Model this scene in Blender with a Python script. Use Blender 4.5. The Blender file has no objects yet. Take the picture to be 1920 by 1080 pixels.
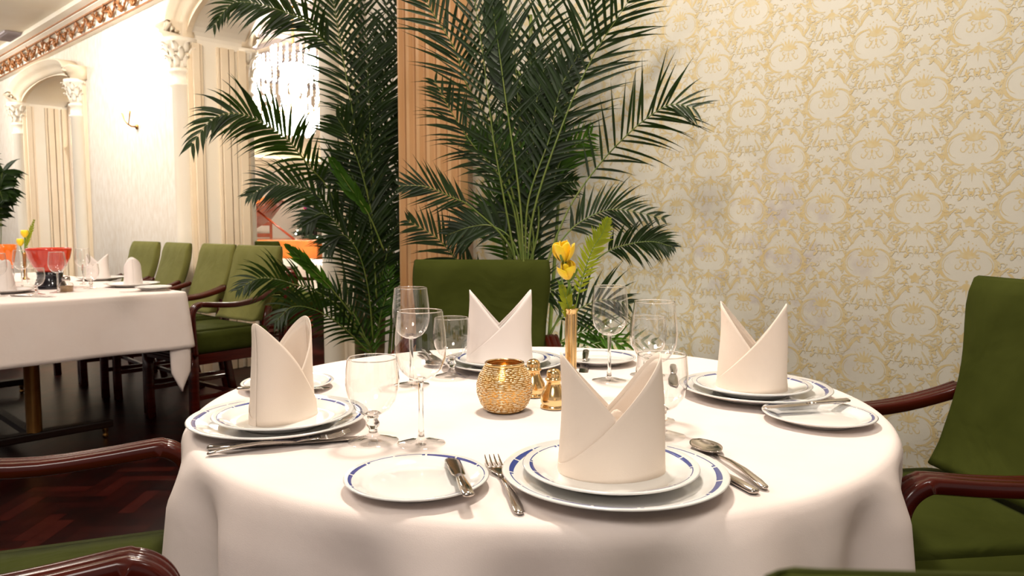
import bpy, bmesh, math, random
from mathutils import Vector, Matrix
import numpy as np
SC = bpy.context.scene
COL = SC.collection
R = math.radians
PI = math.pi
F = 1400.0                                   # focal length in pixels of the 1920 px wide frame
PITCH = math.atan(115 / F)
CAMZ = 1.066
# ---------------------------------------------------------------- camera
cam_d = bpy.data.cameras.new('camera'); cam = bpy.data.objects.new('camera', cam_d); COL.objects.link(cam)
cam_d.sensor_width = 36; cam_d.lens = 36 * F / 1920; cam_d.clip_start = .03; cam_d.clip_end = 100
cam.location = (0, 0, CAMZ); cam.rotation_euler = (PI / 2 - PITCH, 0, 0)
cam_d.dof.use_dof = True; cam_d.dof.focus_distance = 1.15; cam_d.dof.aperture_fstop = 12
SC.camera = cam
# ---------------------------------------------------------------- world, exposure
w = bpy.data.worlds.new('world'); SC.world = w; w.use_nodes = True
w.node_tree.nodes['Background'].inputs[0].default_value = (1, .87, .81, 1)
w.node_tree.nodes['Background'].inputs[1].default_value = .50
SC.view_settings.view_transform = 'Standard'; SC.view_settings.look = 'None'
SC.view_settings.exposure = 0.0; SC.view_settings.gamma = 1
SC.view_settings.use_curve_mapping = False
SC.cycles.max_bounces = 10; SC.cycles.transparent_max_bounces = 24; SC.cycles.transmission_bounces = 10
SC.cycles.diffuse_bounces = 3; SC.cycles.glossy_bounces = 5
SC.cycles.sample_clamp_indirect = 6
SC.cycles.caustics_reflective = False; SC.cycles.caustics_refractive = False

# ---------------------------------------------------------------- frames of reference
A47 = R(47)
U = Vector((-math.sin(A47), math.cos(A47), 0))   # along the long wall, away from the camera
NV = Vector((math.cos(A47), math.sin(A47), 0))   # towards the long wall
def W(s, n, z=0.0): return U * s + NV * n + Vector((0, 0, z))
RZW = R(-43)                                     # rotation of things aligned with the wall (their x runs back along it)
def ray(px, py):
    x = px - 960; y = 540 - py
    return Vector((x, math.cos(PITCH) * F + math.sin(PITCH) * y, -math.sin(PITCH) * F + math.cos(PITCH) * y))
O = Vector((0, 0, CAMZ))
def at_z(px, py, z): r = ray(px, py); return O + r * ((z - CAMZ) / r.z)
def at_y(px, py, Y): r = ray(px, py); return O + r * (Y / r.y)
def at_n(px, py, n): r = ray(px, py); return O + r * (n / (r.x * NV.x + r.y * NV.y))

# ---------------------------------------------------------------- lights
def area(name, loc, size, power, col, target=None, size_y=None, spread=None):
    d = bpy.data.lights.new(name, 'AREA'); d.energy = power; d.color = col
    d.shape = 'RECTANGLE' if size_y else 'DISK'; d.size = size
    if size_y: d.size_y = size_y
    if spread: d.spread = spread
    o = bpy.data.objects.new(name, d); COL.objects.link(o); o.location = loc
    dirv = (Vector(target) - Vector(loc)) if target is not None else Vector((0, 0, -1))
    o.rotation_euler = dirv.to_track_quat('-Z', 'Y').to_euler()
    return o
WARM = (1, .86, .70); NEUT = (1, .93, .85); SOFT = (1, .90, .80)
area('table_lamp_light', (.0, 1.8, 2.85), .28, 46, SOFT, (.05, 1.3, .75))
area('table_fill_light', (-.5, -.8, 2.6), .8, 29, NEUT, (.1, 1.3, .7))
area('wall_wash_light', W(-.35, 1.15, 2.8), .3, 9, (1, .96, .90), W(.2, 2.17, 1.8))
area('left_hall_light', W(6.4, 1.0, 2.9), .6, 70, NEUT, W(6.4, 2.3, 1.9))
area('left_hall_light_far', W(9.5, .8, 2.9), .8, 90, NEUT, W(9.5, 2.3, 1.6))
area('left_table_light', W(4.2, .5, 2.9), .35, 34, NEUT, W(4.4, 1.2, .7))
area('jamb_side_light', W(3.2, 1.0, 2.7), .4, 9, WARM, W(5.4, 2.5, 1.4), spread=R(80))
area('chandelier_light', W(2.8, .3, 2.6), .5, 16, WARM, (.3, 2.6, 1.3))

# ---------------------------------------------------------------- materials
def nt(name):
    m = bpy.data.materials.new(name); m.use_nodes = True; t = m.node_tree
    return m, t, t.nodes['Principled BSDF']
def lnk(t, a, b): t.links.new(a, b)
def node(t, k, **kw):
    n = t.nodes.new(k)
    for a, b in kw.items():
        if a.startswith('i_'):
            key = a[2:]; n.inputs[int(key) if key.isdigit() else key].default_value = b
        else: setattr(n, a, b)
    return n
def math_n(t, op, a, b=None, clamp=False):
    n = node(t, 'ShaderNodeMath', operation=op); n.use_clamp = clamp
    for i, v in enumerate((a, b)):
        if v is None: continue
        if isinstance(v, (int, float)): n.inputs[i].default_value = v
        else: lnk(t, v, n.inputs[i])
    return n.outputs[0]
def mixc(t, fac, c1, c2):
    n = node(t, 'ShaderNodeMix', data_type='RGBA')
    if isinstance(fac, (int, float)): n.inputs[0].default_value = fac
    else: lnk(t, fac, n.inputs[0])
    for i, c in ((6, c1), (7, c2)):
        if isinstance(c, tuple): n.inputs[i].default_value = (*c[:3], 1)
        else: lnk(t, c, n.inputs[i])
    return n.outputs[2]
def simple(name, c, rough=.5, metal=0, c2=None, scale=20, stretch=(1, 1, 1), bump=0, bscale=200, spec=.5, coat=0, sheen=0, detail=4):
    m, t, b = nt(name)
    tc = node(t, 'ShaderNodeTexCoord')
    if c2:
        mp = node(t, 'ShaderNodeMapping'); mp.inputs['Scale'].default_value = stretch
        lnk(t, tc.outputs['Object'], mp.inputs[0])
        nz = node(t, 'ShaderNodeTexNoise', i_Scale=scale, i_Detail=detail)
        lnk(t, mp.outputs[0], nz.inputs['Vector'])
        rp = node(t, 'ShaderNodeMapRange'); rp.inputs[1].default_value = .35; rp.inputs[2].default_value = .65
        lnk(t, nz.outputs[0], rp.inputs[0])
        lnk(t, mixc(t, rp.outputs[0], c, c2), b.inputs['Base Color'])
    else: b.inputs['Base Color'].default_value = (*c, 1)
    b.inputs['Roughness'].default_value = rough; b.inputs['Metallic'].default_value = metal
    b.inputs['Specular IOR Level'].default_value = spec; b.inputs['Coat Weight'].default_value = coat
    b.inputs['Coat Roughness'].default_value = .12
    if sheen: b.inputs['Sheen Weight'].default_value = sheen
    if bump:
        nz = node(t, 'ShaderNodeTexNoise', i_Scale=bscale, i_Detail=3)
        lnk(t, tc.outputs['Object'], nz.inputs['Vector'])
        bp = node(t, 'ShaderNodeBump', i_Strength=bump, i_Distance=.002)
        lnk(t, nz.outputs[0], bp.inputs['Height']); lnk(t, bp.outputs[0], b.inputs['Normal'])
    return m
def emit(name, c, s):
    m, t, b = nt(name)
    b.inputs['Base Color'].default_value = (*c, 1); b.inputs['Emission Color'].default_value = (*c, 1)
    b.inputs['Emission Strength'].default_value = s
    return m
def weave(name, c, c2, rough=.9, wrinkle=0.0, sheen=0.0):
    """plain woven cloth: fine crossed threads, slight tone variation, soft wrinkles in the relief"""
    m, t, b = nt(name)
    tc = node(t, 'ShaderNodeTexCoord')
    nz = node(t, 'ShaderNodeTexNoise', i_Scale=9, i_Detail=5); lnk(t, tc.outputs['Object'], nz.inputs['Vector'])
    rp = node(t, 'ShaderNodeMapRange'); rp.inputs[1].default_value = .3; rp.inputs[2].default_value = .7
    lnk(t, nz.outputs[0], rp.inputs[0])
    lnk(t, mixc(t, rp.outputs[0], c, c2), b.inputs['Base Color'])
    b.inputs['Roughness'].default_value = rough; b.inputs['Specular IOR Level'].default_value = .08
    b.inputs['Sheen Weight'].default_value = sheen
    w1 = node(t, 'ShaderNodeTexNoise', i_Scale=900, i_Detail=2); lnk(t, tc.outputs['Object'], w1.inputs['Vector'])
    w2 = node(t, 'ShaderNodeTexNoise', i_Scale=7, i_Detail=3, i_Distortion=.6); lnk(t, tc.outputs['Object'], w2.inputs['Vector'])
    bp = node(t, 'ShaderNodeBump', i_Strength=.25, i_Distance=.0006); lnk(t, w1.outputs[0], bp.inputs['Height'])
    b2 = node(t, 'ShaderNodeBump', i_Strength=wrinkle, i_Distance=.03); lnk(t, w2.outputs[0], b2.inputs['Height'])
    lnk(t, bp.outputs[0], b2.inputs['Normal']); lnk(t, b2.outputs[0], b.inputs['Normal'])
    return m

M = {}
M['linen'] = weave('white_table_linen', (.865, .745, .685), (.885, .78, .725), wrinkle=.12)
M['napkin'] = weave('cream_napkin', (.87, .735, .615), (.89, .77, .66), wrinkle=.05)
M['napkin_white'] = weave('white_napkin', (.84, .75, .70), (.87, .79, .75), wrinkle=.05)
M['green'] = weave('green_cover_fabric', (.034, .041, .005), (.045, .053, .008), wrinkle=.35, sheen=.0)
M['greenlite'] = weave('green_cover_fabric_lit', (.122, .120, .030), (.148, .144, .042), wrinkle=.35, sheen=.05)  # same green fabric, the stronger light on the wall row put into its colour
M['wood'] = simple('mahogany_gloss', (.040, .004, .002), .22, 0, (.065, .007, .003), 6, (1, 1, 12), coat=.2, spec=.22)
M['darkwood'] = simple('dark_stained_wood', (.008, .003, .002), .4, 0, (.016, .006, .003), 8, (1, 1, 10), spec=.2)
M['cream'] = simple('cream_plaster', (.80, .66, .47), .55, 0, (.84, .71, .53), 3, bump=.15, bscale=60)
M['creamlite'] = simple('pale_cream_paint', (.88, .81, .69), .5, 0, (.85, .77, .63), 3, bump=.1, bscale=50)
M['pilaster'] = simple('ochre_painted_wood', (.50, .27, .11), .45, 0, (.58, .34, .16), 5, (1, 1, .3), bump=.1, bscale=40)
M['pinkcream'] = simple('pinkish_cream_paint', (.78, .66, .54), .5, 0, (.82, .71, .6), 3)
M['gilt'] = simple('gilded_relief', (.30, .11, .03), .4, .3, (.42, .18, .06), 14, bump=.3, bscale=50)
M['gold'] = simple('polished_gold_metal', (.83, .56, .24), .16, 1, (.88, .63, .33), 8)
M['brass'] = simple('brass', (.60, .33, .10), .3, 1, (.45, .22, .06), 8)
M['steel'] = simple('polished_cutlery_steel', (.62, .57, .52), .14, 1, (.5, .45, .40), 15)
M['black'] = simple('black_glaze', (.008, .007, .012), .08, 0, coat=.6)
M['red'] = simple('red_glass_glaze', (.62, .028, .008), .07, 0, (.75, .05, .01), 6, coat=.8)
M['orange'] = simple('orange_glass_glaze', (.9, .16, .008), .07, 0, (.95, .21, .01), 6, coat=.8)
M['grey'] = simple('grey_vent', (.42, .37, .38), .6, 0, (.38, .33, .35), 4)
M['soil'] = simple('dark_soil', (.02, .012, .008), .95, 0, (.05, .03, .02), 40, bump=1, bscale=60)
M['pot'] = simple('dark_brown_pot', (.035, .014, .010), .25, 0, (.05, .02, .012), 5, coat=.4)
M['cane'] = simple('palm_cane', (.10, .085, .025), .5, 0, (.16, .10, .035), 12, (1, 1, 6), bump=.4, bscale=40)
M['stemgreen'] = simple('palm_stem_green', (.09, .14, .02), .4, 0, (.14, .17, .03), 10, (1, 1, 3))
M['petal'] = simple('yellow_petal', (.96, .74, .008), .5, 0, (1, .62, .004), 30, sheen=.2)
M['rosestem'] = simple('rose_stem_green', (.10, .20, .02), .5, 0, (.16, .26, .03), 20)
M['spice'] = simple('brown_spice', (.30, .16, .06), .8, 0, (.42, .25, .1), 120)
M['orangewood'] = simple('orange_lacquered_wood', (.55, .13, .02), .25, 0, (.64, .17, .03), 5, (1, 6, 1), coat=.5)
M['redwood'] = simple('red_brown_wood', (.22, .035, .012), .3, 0, (.30, .06, .02), 5, coat=.4)
M['keys'] = simple('ivory_keys', (.8, .78, .7), .3)
M['darkgreen'] = simple('fir_needles', (.010, .030, .010), .6, 0, (.022, .05, .015), 30)
M['crystal'] = emit('lit_crystal', (1, .95, .88), 14)
M['bulb'] = emit('lit_bulb', (1, .93, .82), 60)
M['fairy'] = emit('lit_fairy_light', (1, .94, .8), 3)
M['pink'] = simple('pink_bauble', (.75, .06, .30), .12, .4, (.8, .1, .35), 5)
M['goldbauble'] = simple('gold_bauble', (.8, .55, .15), .15, .9)
M['cove'] = emit('cove_lamp', (1, .85, .45), 5)
M['sconce'] = emit('lit_sconce_glass', (1, .93, .84), 14)
def leafmat(name, c, c2, rough=.36, trans=.25):
    m, t, b = nt(name)
    oi = node(t, 'ShaderNodeTexCoord')
    nz = node(t, 'ShaderNodeTexNoise', i_Scale=14, i_Detail=2); lnk(t, oi.outputs['Object'], nz.inputs['Vector'])
    rp = node(t, 'ShaderNodeMapRange'); rp.inputs[1].default_value = .35; rp.inputs[2].default_value = .65
    lnk(t, nz.outputs[0], rp.inputs[0])
    col = mixc(t, rp.outputs[0], c, c2)
    lnk(t, col, b.inputs['Base Color']); b.inputs['Roughness'].default_value = rough
    b.inputs['Specular IOR Level'].default_value = .26
    tr = node(t, 'ShaderNodeBsdfTranslucent'); lnk(t, mixc(t, .5, col, (.10, .25, .01)), tr.inputs[0])
    mx = node(t, 'ShaderNodeMixShader', i_0=trans); out = t.nodes['Material Output']
    lnk(t, b.outputs[0], mx.inputs[1]); lnk(t, tr.outputs[0], mx.inputs[2]); lnk(t, mx.outputs[0], out.inputs[0])
    return m
M['leaf'] = leafmat('palm_leaf', (.005, .013, .001), (.011, .026, .002), .40, .10)
M['leaflite'] = leafmat('palm_leaf_lit_bright', (.03, .085, .006), (.05, .12, .01), trans=.3)  # brighter leaf copy; uplight on the right palm's fronds put into the colour
M['fern'] = leafmat('fern_leaf', (.27, .31, .012), (.38, .40, .02), .5, .35)

def glassmats():
    # thin blown wall: clear, with a Fresnel reflection; solid foot and stem refract
    m, t, b = nt('thin_blown_glass'); out = t.nodes['Material Output']
    geo = node(t, 'ShaderNodeNewGeometry')     # the wall is one thin sheet: no inner reflection from its back side
    ior = math_n(t, 'ADD', 1.45, math_n(t, 'MULTIPLY', geo.outputs['Backfacing'], 1 / 1.45 - 1.45))
    fr = node(t, 'ShaderNodeFresnel'); lnk(t, ior, fr.inputs['IOR'])
    tr = node(t, 'ShaderNodeBsdfTransparent'); tr.inputs[0].default_value = (.965, .96, .95, 1)
    gl = node(t, 'ShaderNodeBsdfGlossy', i_Roughness=.015); gl.inputs[0].default_value = (1, 1, 1, 1)
    lw = math_n(t, 'MULTIPLY', fr.outputs[0], 2.6, True)
    tr.inputs[0].default_value = (1, 1, 1, 1)
    fc = node(t, 'ShaderNodeLayerWeight', i_Blend=.3)      # the wall is thicker to look through at the rim of the bowl
    lnk(t, mixc(t, math_n(t, 'POWER', fc.outputs['Facing'], 3.0), (.975, .972, .965), (.50, .46, .42)), tr.inputs[0])
    mx = node(t, 'ShaderNodeMixShader'); lnk(t, lw, mx.inputs[0]); lnk(t, tr.outputs[0], mx.inputs[1]); lnk(t, gl.outputs[0], mx.inputs[2])
    lnk(t, mx.outputs[0], out.inputs[0])
    M['thinglass'] = m
    m, t, b = nt('solid_clear_glass')
    b.inputs['Base Color'].default_value = (.99, .985, .97, 1); b.inputs['Roughness'].default_value = .01
    b.inputs['Transmission Weight'].default_value = 1; b.inputs['IOR'].default_value = 1.48
    M['glass'] = m
glassmats()
def porcelain(name, Rr, line, broken):
    """white glazed china; a blue rim band, swelling and broken by small gaps"""
    m, t, b = nt(name)
    tc = node(t, 'ShaderNodeTexCoord'); sp = node(t, 'ShaderNodeSeparateXYZ'); lnk(t, tc.outputs['Object'], sp.inputs[0])
    x, y = sp.outputs[0], sp.outputs[1]
    r = math_n(t, 'SQRT', math_n(t, 'ADD', math_n(t, 'MULTIPLY', x, x), math_n(t, 'MULTIPLY', y, y)))
    th = math_n(t, 'ARCTAN2', y, x)
    sw = math_n(t, 'SINE', math_n(t, 'MULTIPLY', th, broken))
    step = math_n(t, 'MULTIPLY', math_n(t, 'GREATER_THAN', sw, -.2), math_n(t, 'ADD', math_n(t, 'MULTIPLY', sw, .5), .7))
    wd = math_n(t, 'ADD', math_n(t, 'MULTIPLY', step, Rr * .034), Rr * .012)
    d = math_n(t, 'SUBTRACT', line, r)
    inb = math_n(t, 'MULTIPLY', math_n(t, 'GREATER_THAN', d, 0.0), math_n(t, 'LESS_THAN', d, wd))
    gap = math_n(t, 'SINE', math_n(t, 'MULTIPLY', th, broken * 2))
    notgap = math_n(t, 'GREATER_THAN', math_n(t, 'ABSOLUTE', gap), .10)
    fac = math_n(t, 'MULTIPLY', inb, notgap)
    c = mixc(t, fac, (.84, .82, .78), (.055, .075, .27))
    lnk(t, c, b.inputs['Base Color']); b.inputs['Roughness'].default_value = .09
    b.inputs['Coat Weight'].default_value = .5; b.inputs['Coat Roughness'].default_value = .05
    return m
M['china_big'] = porcelain('dinner_china', .1375, .1285, 4)
M['china_mid'] = porcelain('salad_china', .108, .0995, 4)
M['china_small'] = porcelain('bread_china', .088, .0825, 3)
M['china_plain'] = simple('plain_white_china', (.82, .80, .77), .12, 0, coat=.4)

# ---------------------------------------------------------------- mesh helpers
class MB:
    def __init__(s, mx=None): s.v = []; s.f = []; s.m = []; s.sm = []; s.mx = mx or Matrix(); s.cur = 0
    def add(s, vs, fs, mi=None, smooth=True, mx=None):
        o = len(s.v); k = s.mx @ mx if mx is not None else s.mx
        s.v += [tuple(k @ Vector(p)) for p in vs]
        mi = s.cur if mi is None else mi
        for f in fs: s.f.append([i + o for i in f]); s.m.append(mi); s.sm.append(smooth)
    def box(s, a, b, **k):
        (x0, y0, z0), (x1, y1, z1) = a, b
        k.setdefault('smooth', False)
        s.add([(x0,y0,z0),(x1,y0,z0),(x1,y1,z0),(x0,y1,z0),(x0,y0,z1),(x1,y0,z1),(x1,y1,z1),(x0,y1,z1)],
              [(0,3,2,1),(4,5,6,7),(0,1,5,4),(1,2,6,5),(2,3,7,6),(3,0,4,7)], **k)
    def lathe(s, prof, n=32, cap0=False, cap1=False, **k):
        vs = []; fs = []
        for r, z in prof:
            for i in range(n): a = 2 * PI * i / n; vs.append((r * math.cos(a), r * math.sin(a), z))
        for j in range(len(prof) - 1):
            for i in range(n):
                i2 = (i + 1) % n; fs.append((j*n+i, j*n+i2, (j+1)*n+i2, (j+1)*n+i))
        if cap0: fs.append(tuple(range(n))[::-1])
        if cap1: fs.append(tuple((len(prof)-1)*n + i for i in range(n)))
        s.add(vs, fs, **k)
    def loft(s, rings, closed=True, caps=True, **k):
        n = len(rings[0]); vs = [tuple(p) for r in rings for p in r]; fs = []
        for j in range(len(rings) - 1):
            for i in range(n if closed else n - 1):
                i2 = (i + 1) % n; fs.append((j*n+i, j*n+i2, (j+1)*n+i2, (j+1)*n+i))
        if caps and closed:
            fs.append(tuple(range(n))[::-1]); fs.append(tuple((len(rings)-1)*n + i for i in range(n)))
        s.add(vs, fs, **k)
    def tube(s, pts, rad, n=8, caps=True, **k):
        pts = [Vector(p) for p in pts]; rings = []
        up = None
        for i, p in enumerate(pts):
            t = (pts[min(i+1, len(pts)-1)] - pts[max(i-1, 0)]).normalized()
            if up is None: up = t.orthogonal().normalized()
            up = (up - t * up.dot(t)).normalized(); sd = t.cross(up)
            r = rad[i] if isinstance(rad, (list, tuple)) else rad
            rings.append([p + (up * math.cos(2*PI*j/n) + sd * math.sin(2*PI*j/n)) * r for j in range(n)])
        s.loft(rings, caps=caps, **k)
    def sweep(s, pts, prof, side, closed=True, caps=True, **k):
        """prof: (a, b) list, a along the fixed side vector, b along tangent x side"""
        pts = [Vector(p) for p in pts]; sd = Vector(side).normalized(); rings = []
        for i, p in enumerate(pts):
            t = (pts[min(i+1, len(pts)-1)] - pts[max(i-1, 0)]).normalized()
            s2 = (sd - t * sd.dot(t)).normalized(); nn = t.cross(s2)
            rings.append([p + s2 * a + nn * b for a, b in prof])
        s.loft(rings, closed=closed, caps=caps, **k)
    def grid(s, fn, nu, nv, **k):
        vs = [fn(i / nu, j / nv) for j in range(nv + 1) for i in range(nu + 1)]
        fs = [(j*(nu+1)+i, j*(nu+1)+i+1, (j+1)*(nu+1)+i+1, (j+1)*(nu+1)+i) for j in range(nv) for i in range(nu)]
        s.add(vs, fs, **k)
    def ball(s, c, r, n=10, sc=(1, 1, 1), **k):
        vs = []; fs = []; m_ = max(4, n // 2 + 1)
        for j in range(m_ + 1):
            ph = PI * j / m_
            for i in range(n):
                a = 2 * PI * i / n
                vs.append((c[0] + r*sc[0]*math.sin(ph)*math.cos(a), c[1] + r*sc[1]*math.sin(ph)*math.sin(a), c[2] + r*sc[2]*math.cos(ph)))
        for j in range(m_):
            for i in range(n):
                i2 = (i + 1) % n; fs.append((j*n+i, (j+1)*n+i, (j+1)*n+i2, j*n+i2))
        s.add(vs, fs, **k)
    def build(s, name, mats, parent=None, loc=None, rz=0.0, recalc=True, bevel=0, bseg=2, solid=0, sub=0):
        me = bpy.data.meshes.new(name); me.from_pydata(s.v, [], s.f)
        if not isinstance(mats, (list, tuple)): mats = [mats]
        for mm in mats: me.materials.append(mm)
        me.polygons.foreach_set('material_index', s.m); me.polygons.foreach_set('use_smooth', s.sm)
        me.update()
        if recalc:
            bm = bmesh.new(); bm.from_mesh(me); bmesh.ops.recalc_face_normals(bm, faces=bm.faces); bm.to_mesh(me); bm.free()
        o = bpy.data.objects.new(name, me); COL.objects.link(o)
        if parent is not None: o.parent = parent
        if loc is not None: o.location = loc
        o.rotation_euler.z = rz
        if solid: m_ = o.modifiers.new('s', 'SOLIDIFY'); m_.thickness = solid; m_.offset = 0
        if bevel: m_ = o.modifiers.new('b', 'BEVEL'); m_.width = bevel; m_.segments = bseg; m_.limit_method = 'ANGLE'; m_.harden_normals = False
        if sub: m_ = o.modifiers.new('u', 'SUBSURF'); m_.levels = sub; m_.render_levels = sub
        return o
def tag(o, label=None, cat=None, group=None, kind=None):
    if label: o['label'] = label
    if cat: o['category'] = cat
    if group: o['group'] = group
    if kind: o['kind'] = kind
    return o
def empty(name, loc=(0, 0, 0), rz=0, label=None, cat=None, group=None):
    o = bpy.data.objects.new(name, None); COL.objects.link(o); o.location = loc; o.rotation_euler = (0, 0, rz)
    o.empty_display_size = .05
    return tag(o, label, cat, group)
KIDS = {}
def copy_tree(o, loc=None, rz=None, label=None, group=None, parent=None):
    c = o.copy(); COL.objects.link(c)
    if parent is not None: c.parent = parent
    if loc is not None: c.location = loc
    if rz is not None: c.rotation_euler = (0, 0, rz)
    if label: c['label'] = label
    if group: c['group'] = group
    for ch in [x for x in bpy.data.objects if x.parent == o]: copy_tree(ch, parent=c)
    return c
def struct(o, label=None):
    o['kind'] = 'structure'
    if label: o['label'] = label
    return o
def rr(w, h, r, seg=3):
    """rounded rectangle outline, half sizes w, h"""
    out = []
    for cx, cy, a0 in ((w-r, h-r, 0), (-w+r, h-r, 90), (-w+r, -h+r, 180), (w-r, -h+r, 270)):
        for k in range(seg + 1):
            a = R(a0 + 90 * k / seg); out.append((cx + r * math.cos(a), cy + r * math.sin(a)))
    return out
def catmull(pts, n):
    P = [Vector(p) for p in pts]; P = [P[0]*2-P[1]] + P + [P[-1]*2-P[-2]]
    segs = len(P) - 3; out = []
    for i in range(n):
        t = i / (n - 1) * segs; k = min(int(t), segs - 1); u = t - k
        a, b, c, d = P[k:k+4]
        out.append(.5 * ((2*b) + (c-a)*u + (2*a-5*b+4*c-d)*u*u + (3*b-a-3*c+d)*u*u*u))
    return out

# ================================================================ SETTING
CEIL = 3.0
NR = 2.17        # plane of the damask wall
NA = 2.40        # plane of the wall with the arches
NB = 2.80        # its far face, in the added mirror-image room
SP0, SP1 = 2.244, 2.644    # the fluted pilaster
# ---- floor: herringbone parquet
def floor():
    random.seed(3)
    L, Wd = .24, .06
    mb = MB()
    e1 = U; e2 = NV
    # herringbone in a grid rotated 45 degrees to the walls
    d1 = (U + NV).normalized(); d2 = (U - NV).normalized()
    rows = 4
    def put(o_, a, b, la, lb):
        z = .0
        g = .0008
        vs = [o_ + a*g + b*g, o_ + a*(la-g) + b*g, o_ + a*(la-g) + b*(lb-g), o_ + a*g + b*(lb-g)]
        mb.add([(p.x, p.y, 0) for p in vs], [(0, 1, 2, 3)], mi=random.choice((0, 0, 1, 2, 3)), smooth=False)
    n_ = int(L / Wd)
    for i in range(-26, 116):
        for j in range(-12, 24):
            # herringbone lattice: step (Wd, Wd) and (L, -L)
            org = (d1 + d2) * (Wd * i) + (d1 - d2) * (L * j)
            put(org, d1, d2, L, Wd)
            put(org + d1 * L - d2 * (L - Wd), d2, d1, L, Wd)
    o = mb.build('floor', [M['fl0'], M['fl1'], M['fl2'], M['fl3'], M['darkwood']], recalc=False)
    return o
for k, (c, c2) in enumerate((((.014, .0015, .001), (.024, .003, .002)), ((.006, .001, .001), (.012, .0015, .001)),
                             ((.028, .003, .002), (.038, .005, .003)), ((.010, .001, .001), (.018, .002, .0015)))):
    M['fl%d' % k] = simple('parquet_board_%d' % k, c, .32, 0, c2, 12, (1, 1, 1), spec=.14)
fo = floor()
mb = MB(); mb.box((-12, -3, -.06), (6, 14, -.004)); mb.build('subfloor', M['darkwood'], parent=fo)
struct(fo, 'dark red-brown herringbone parquet floor')

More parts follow.
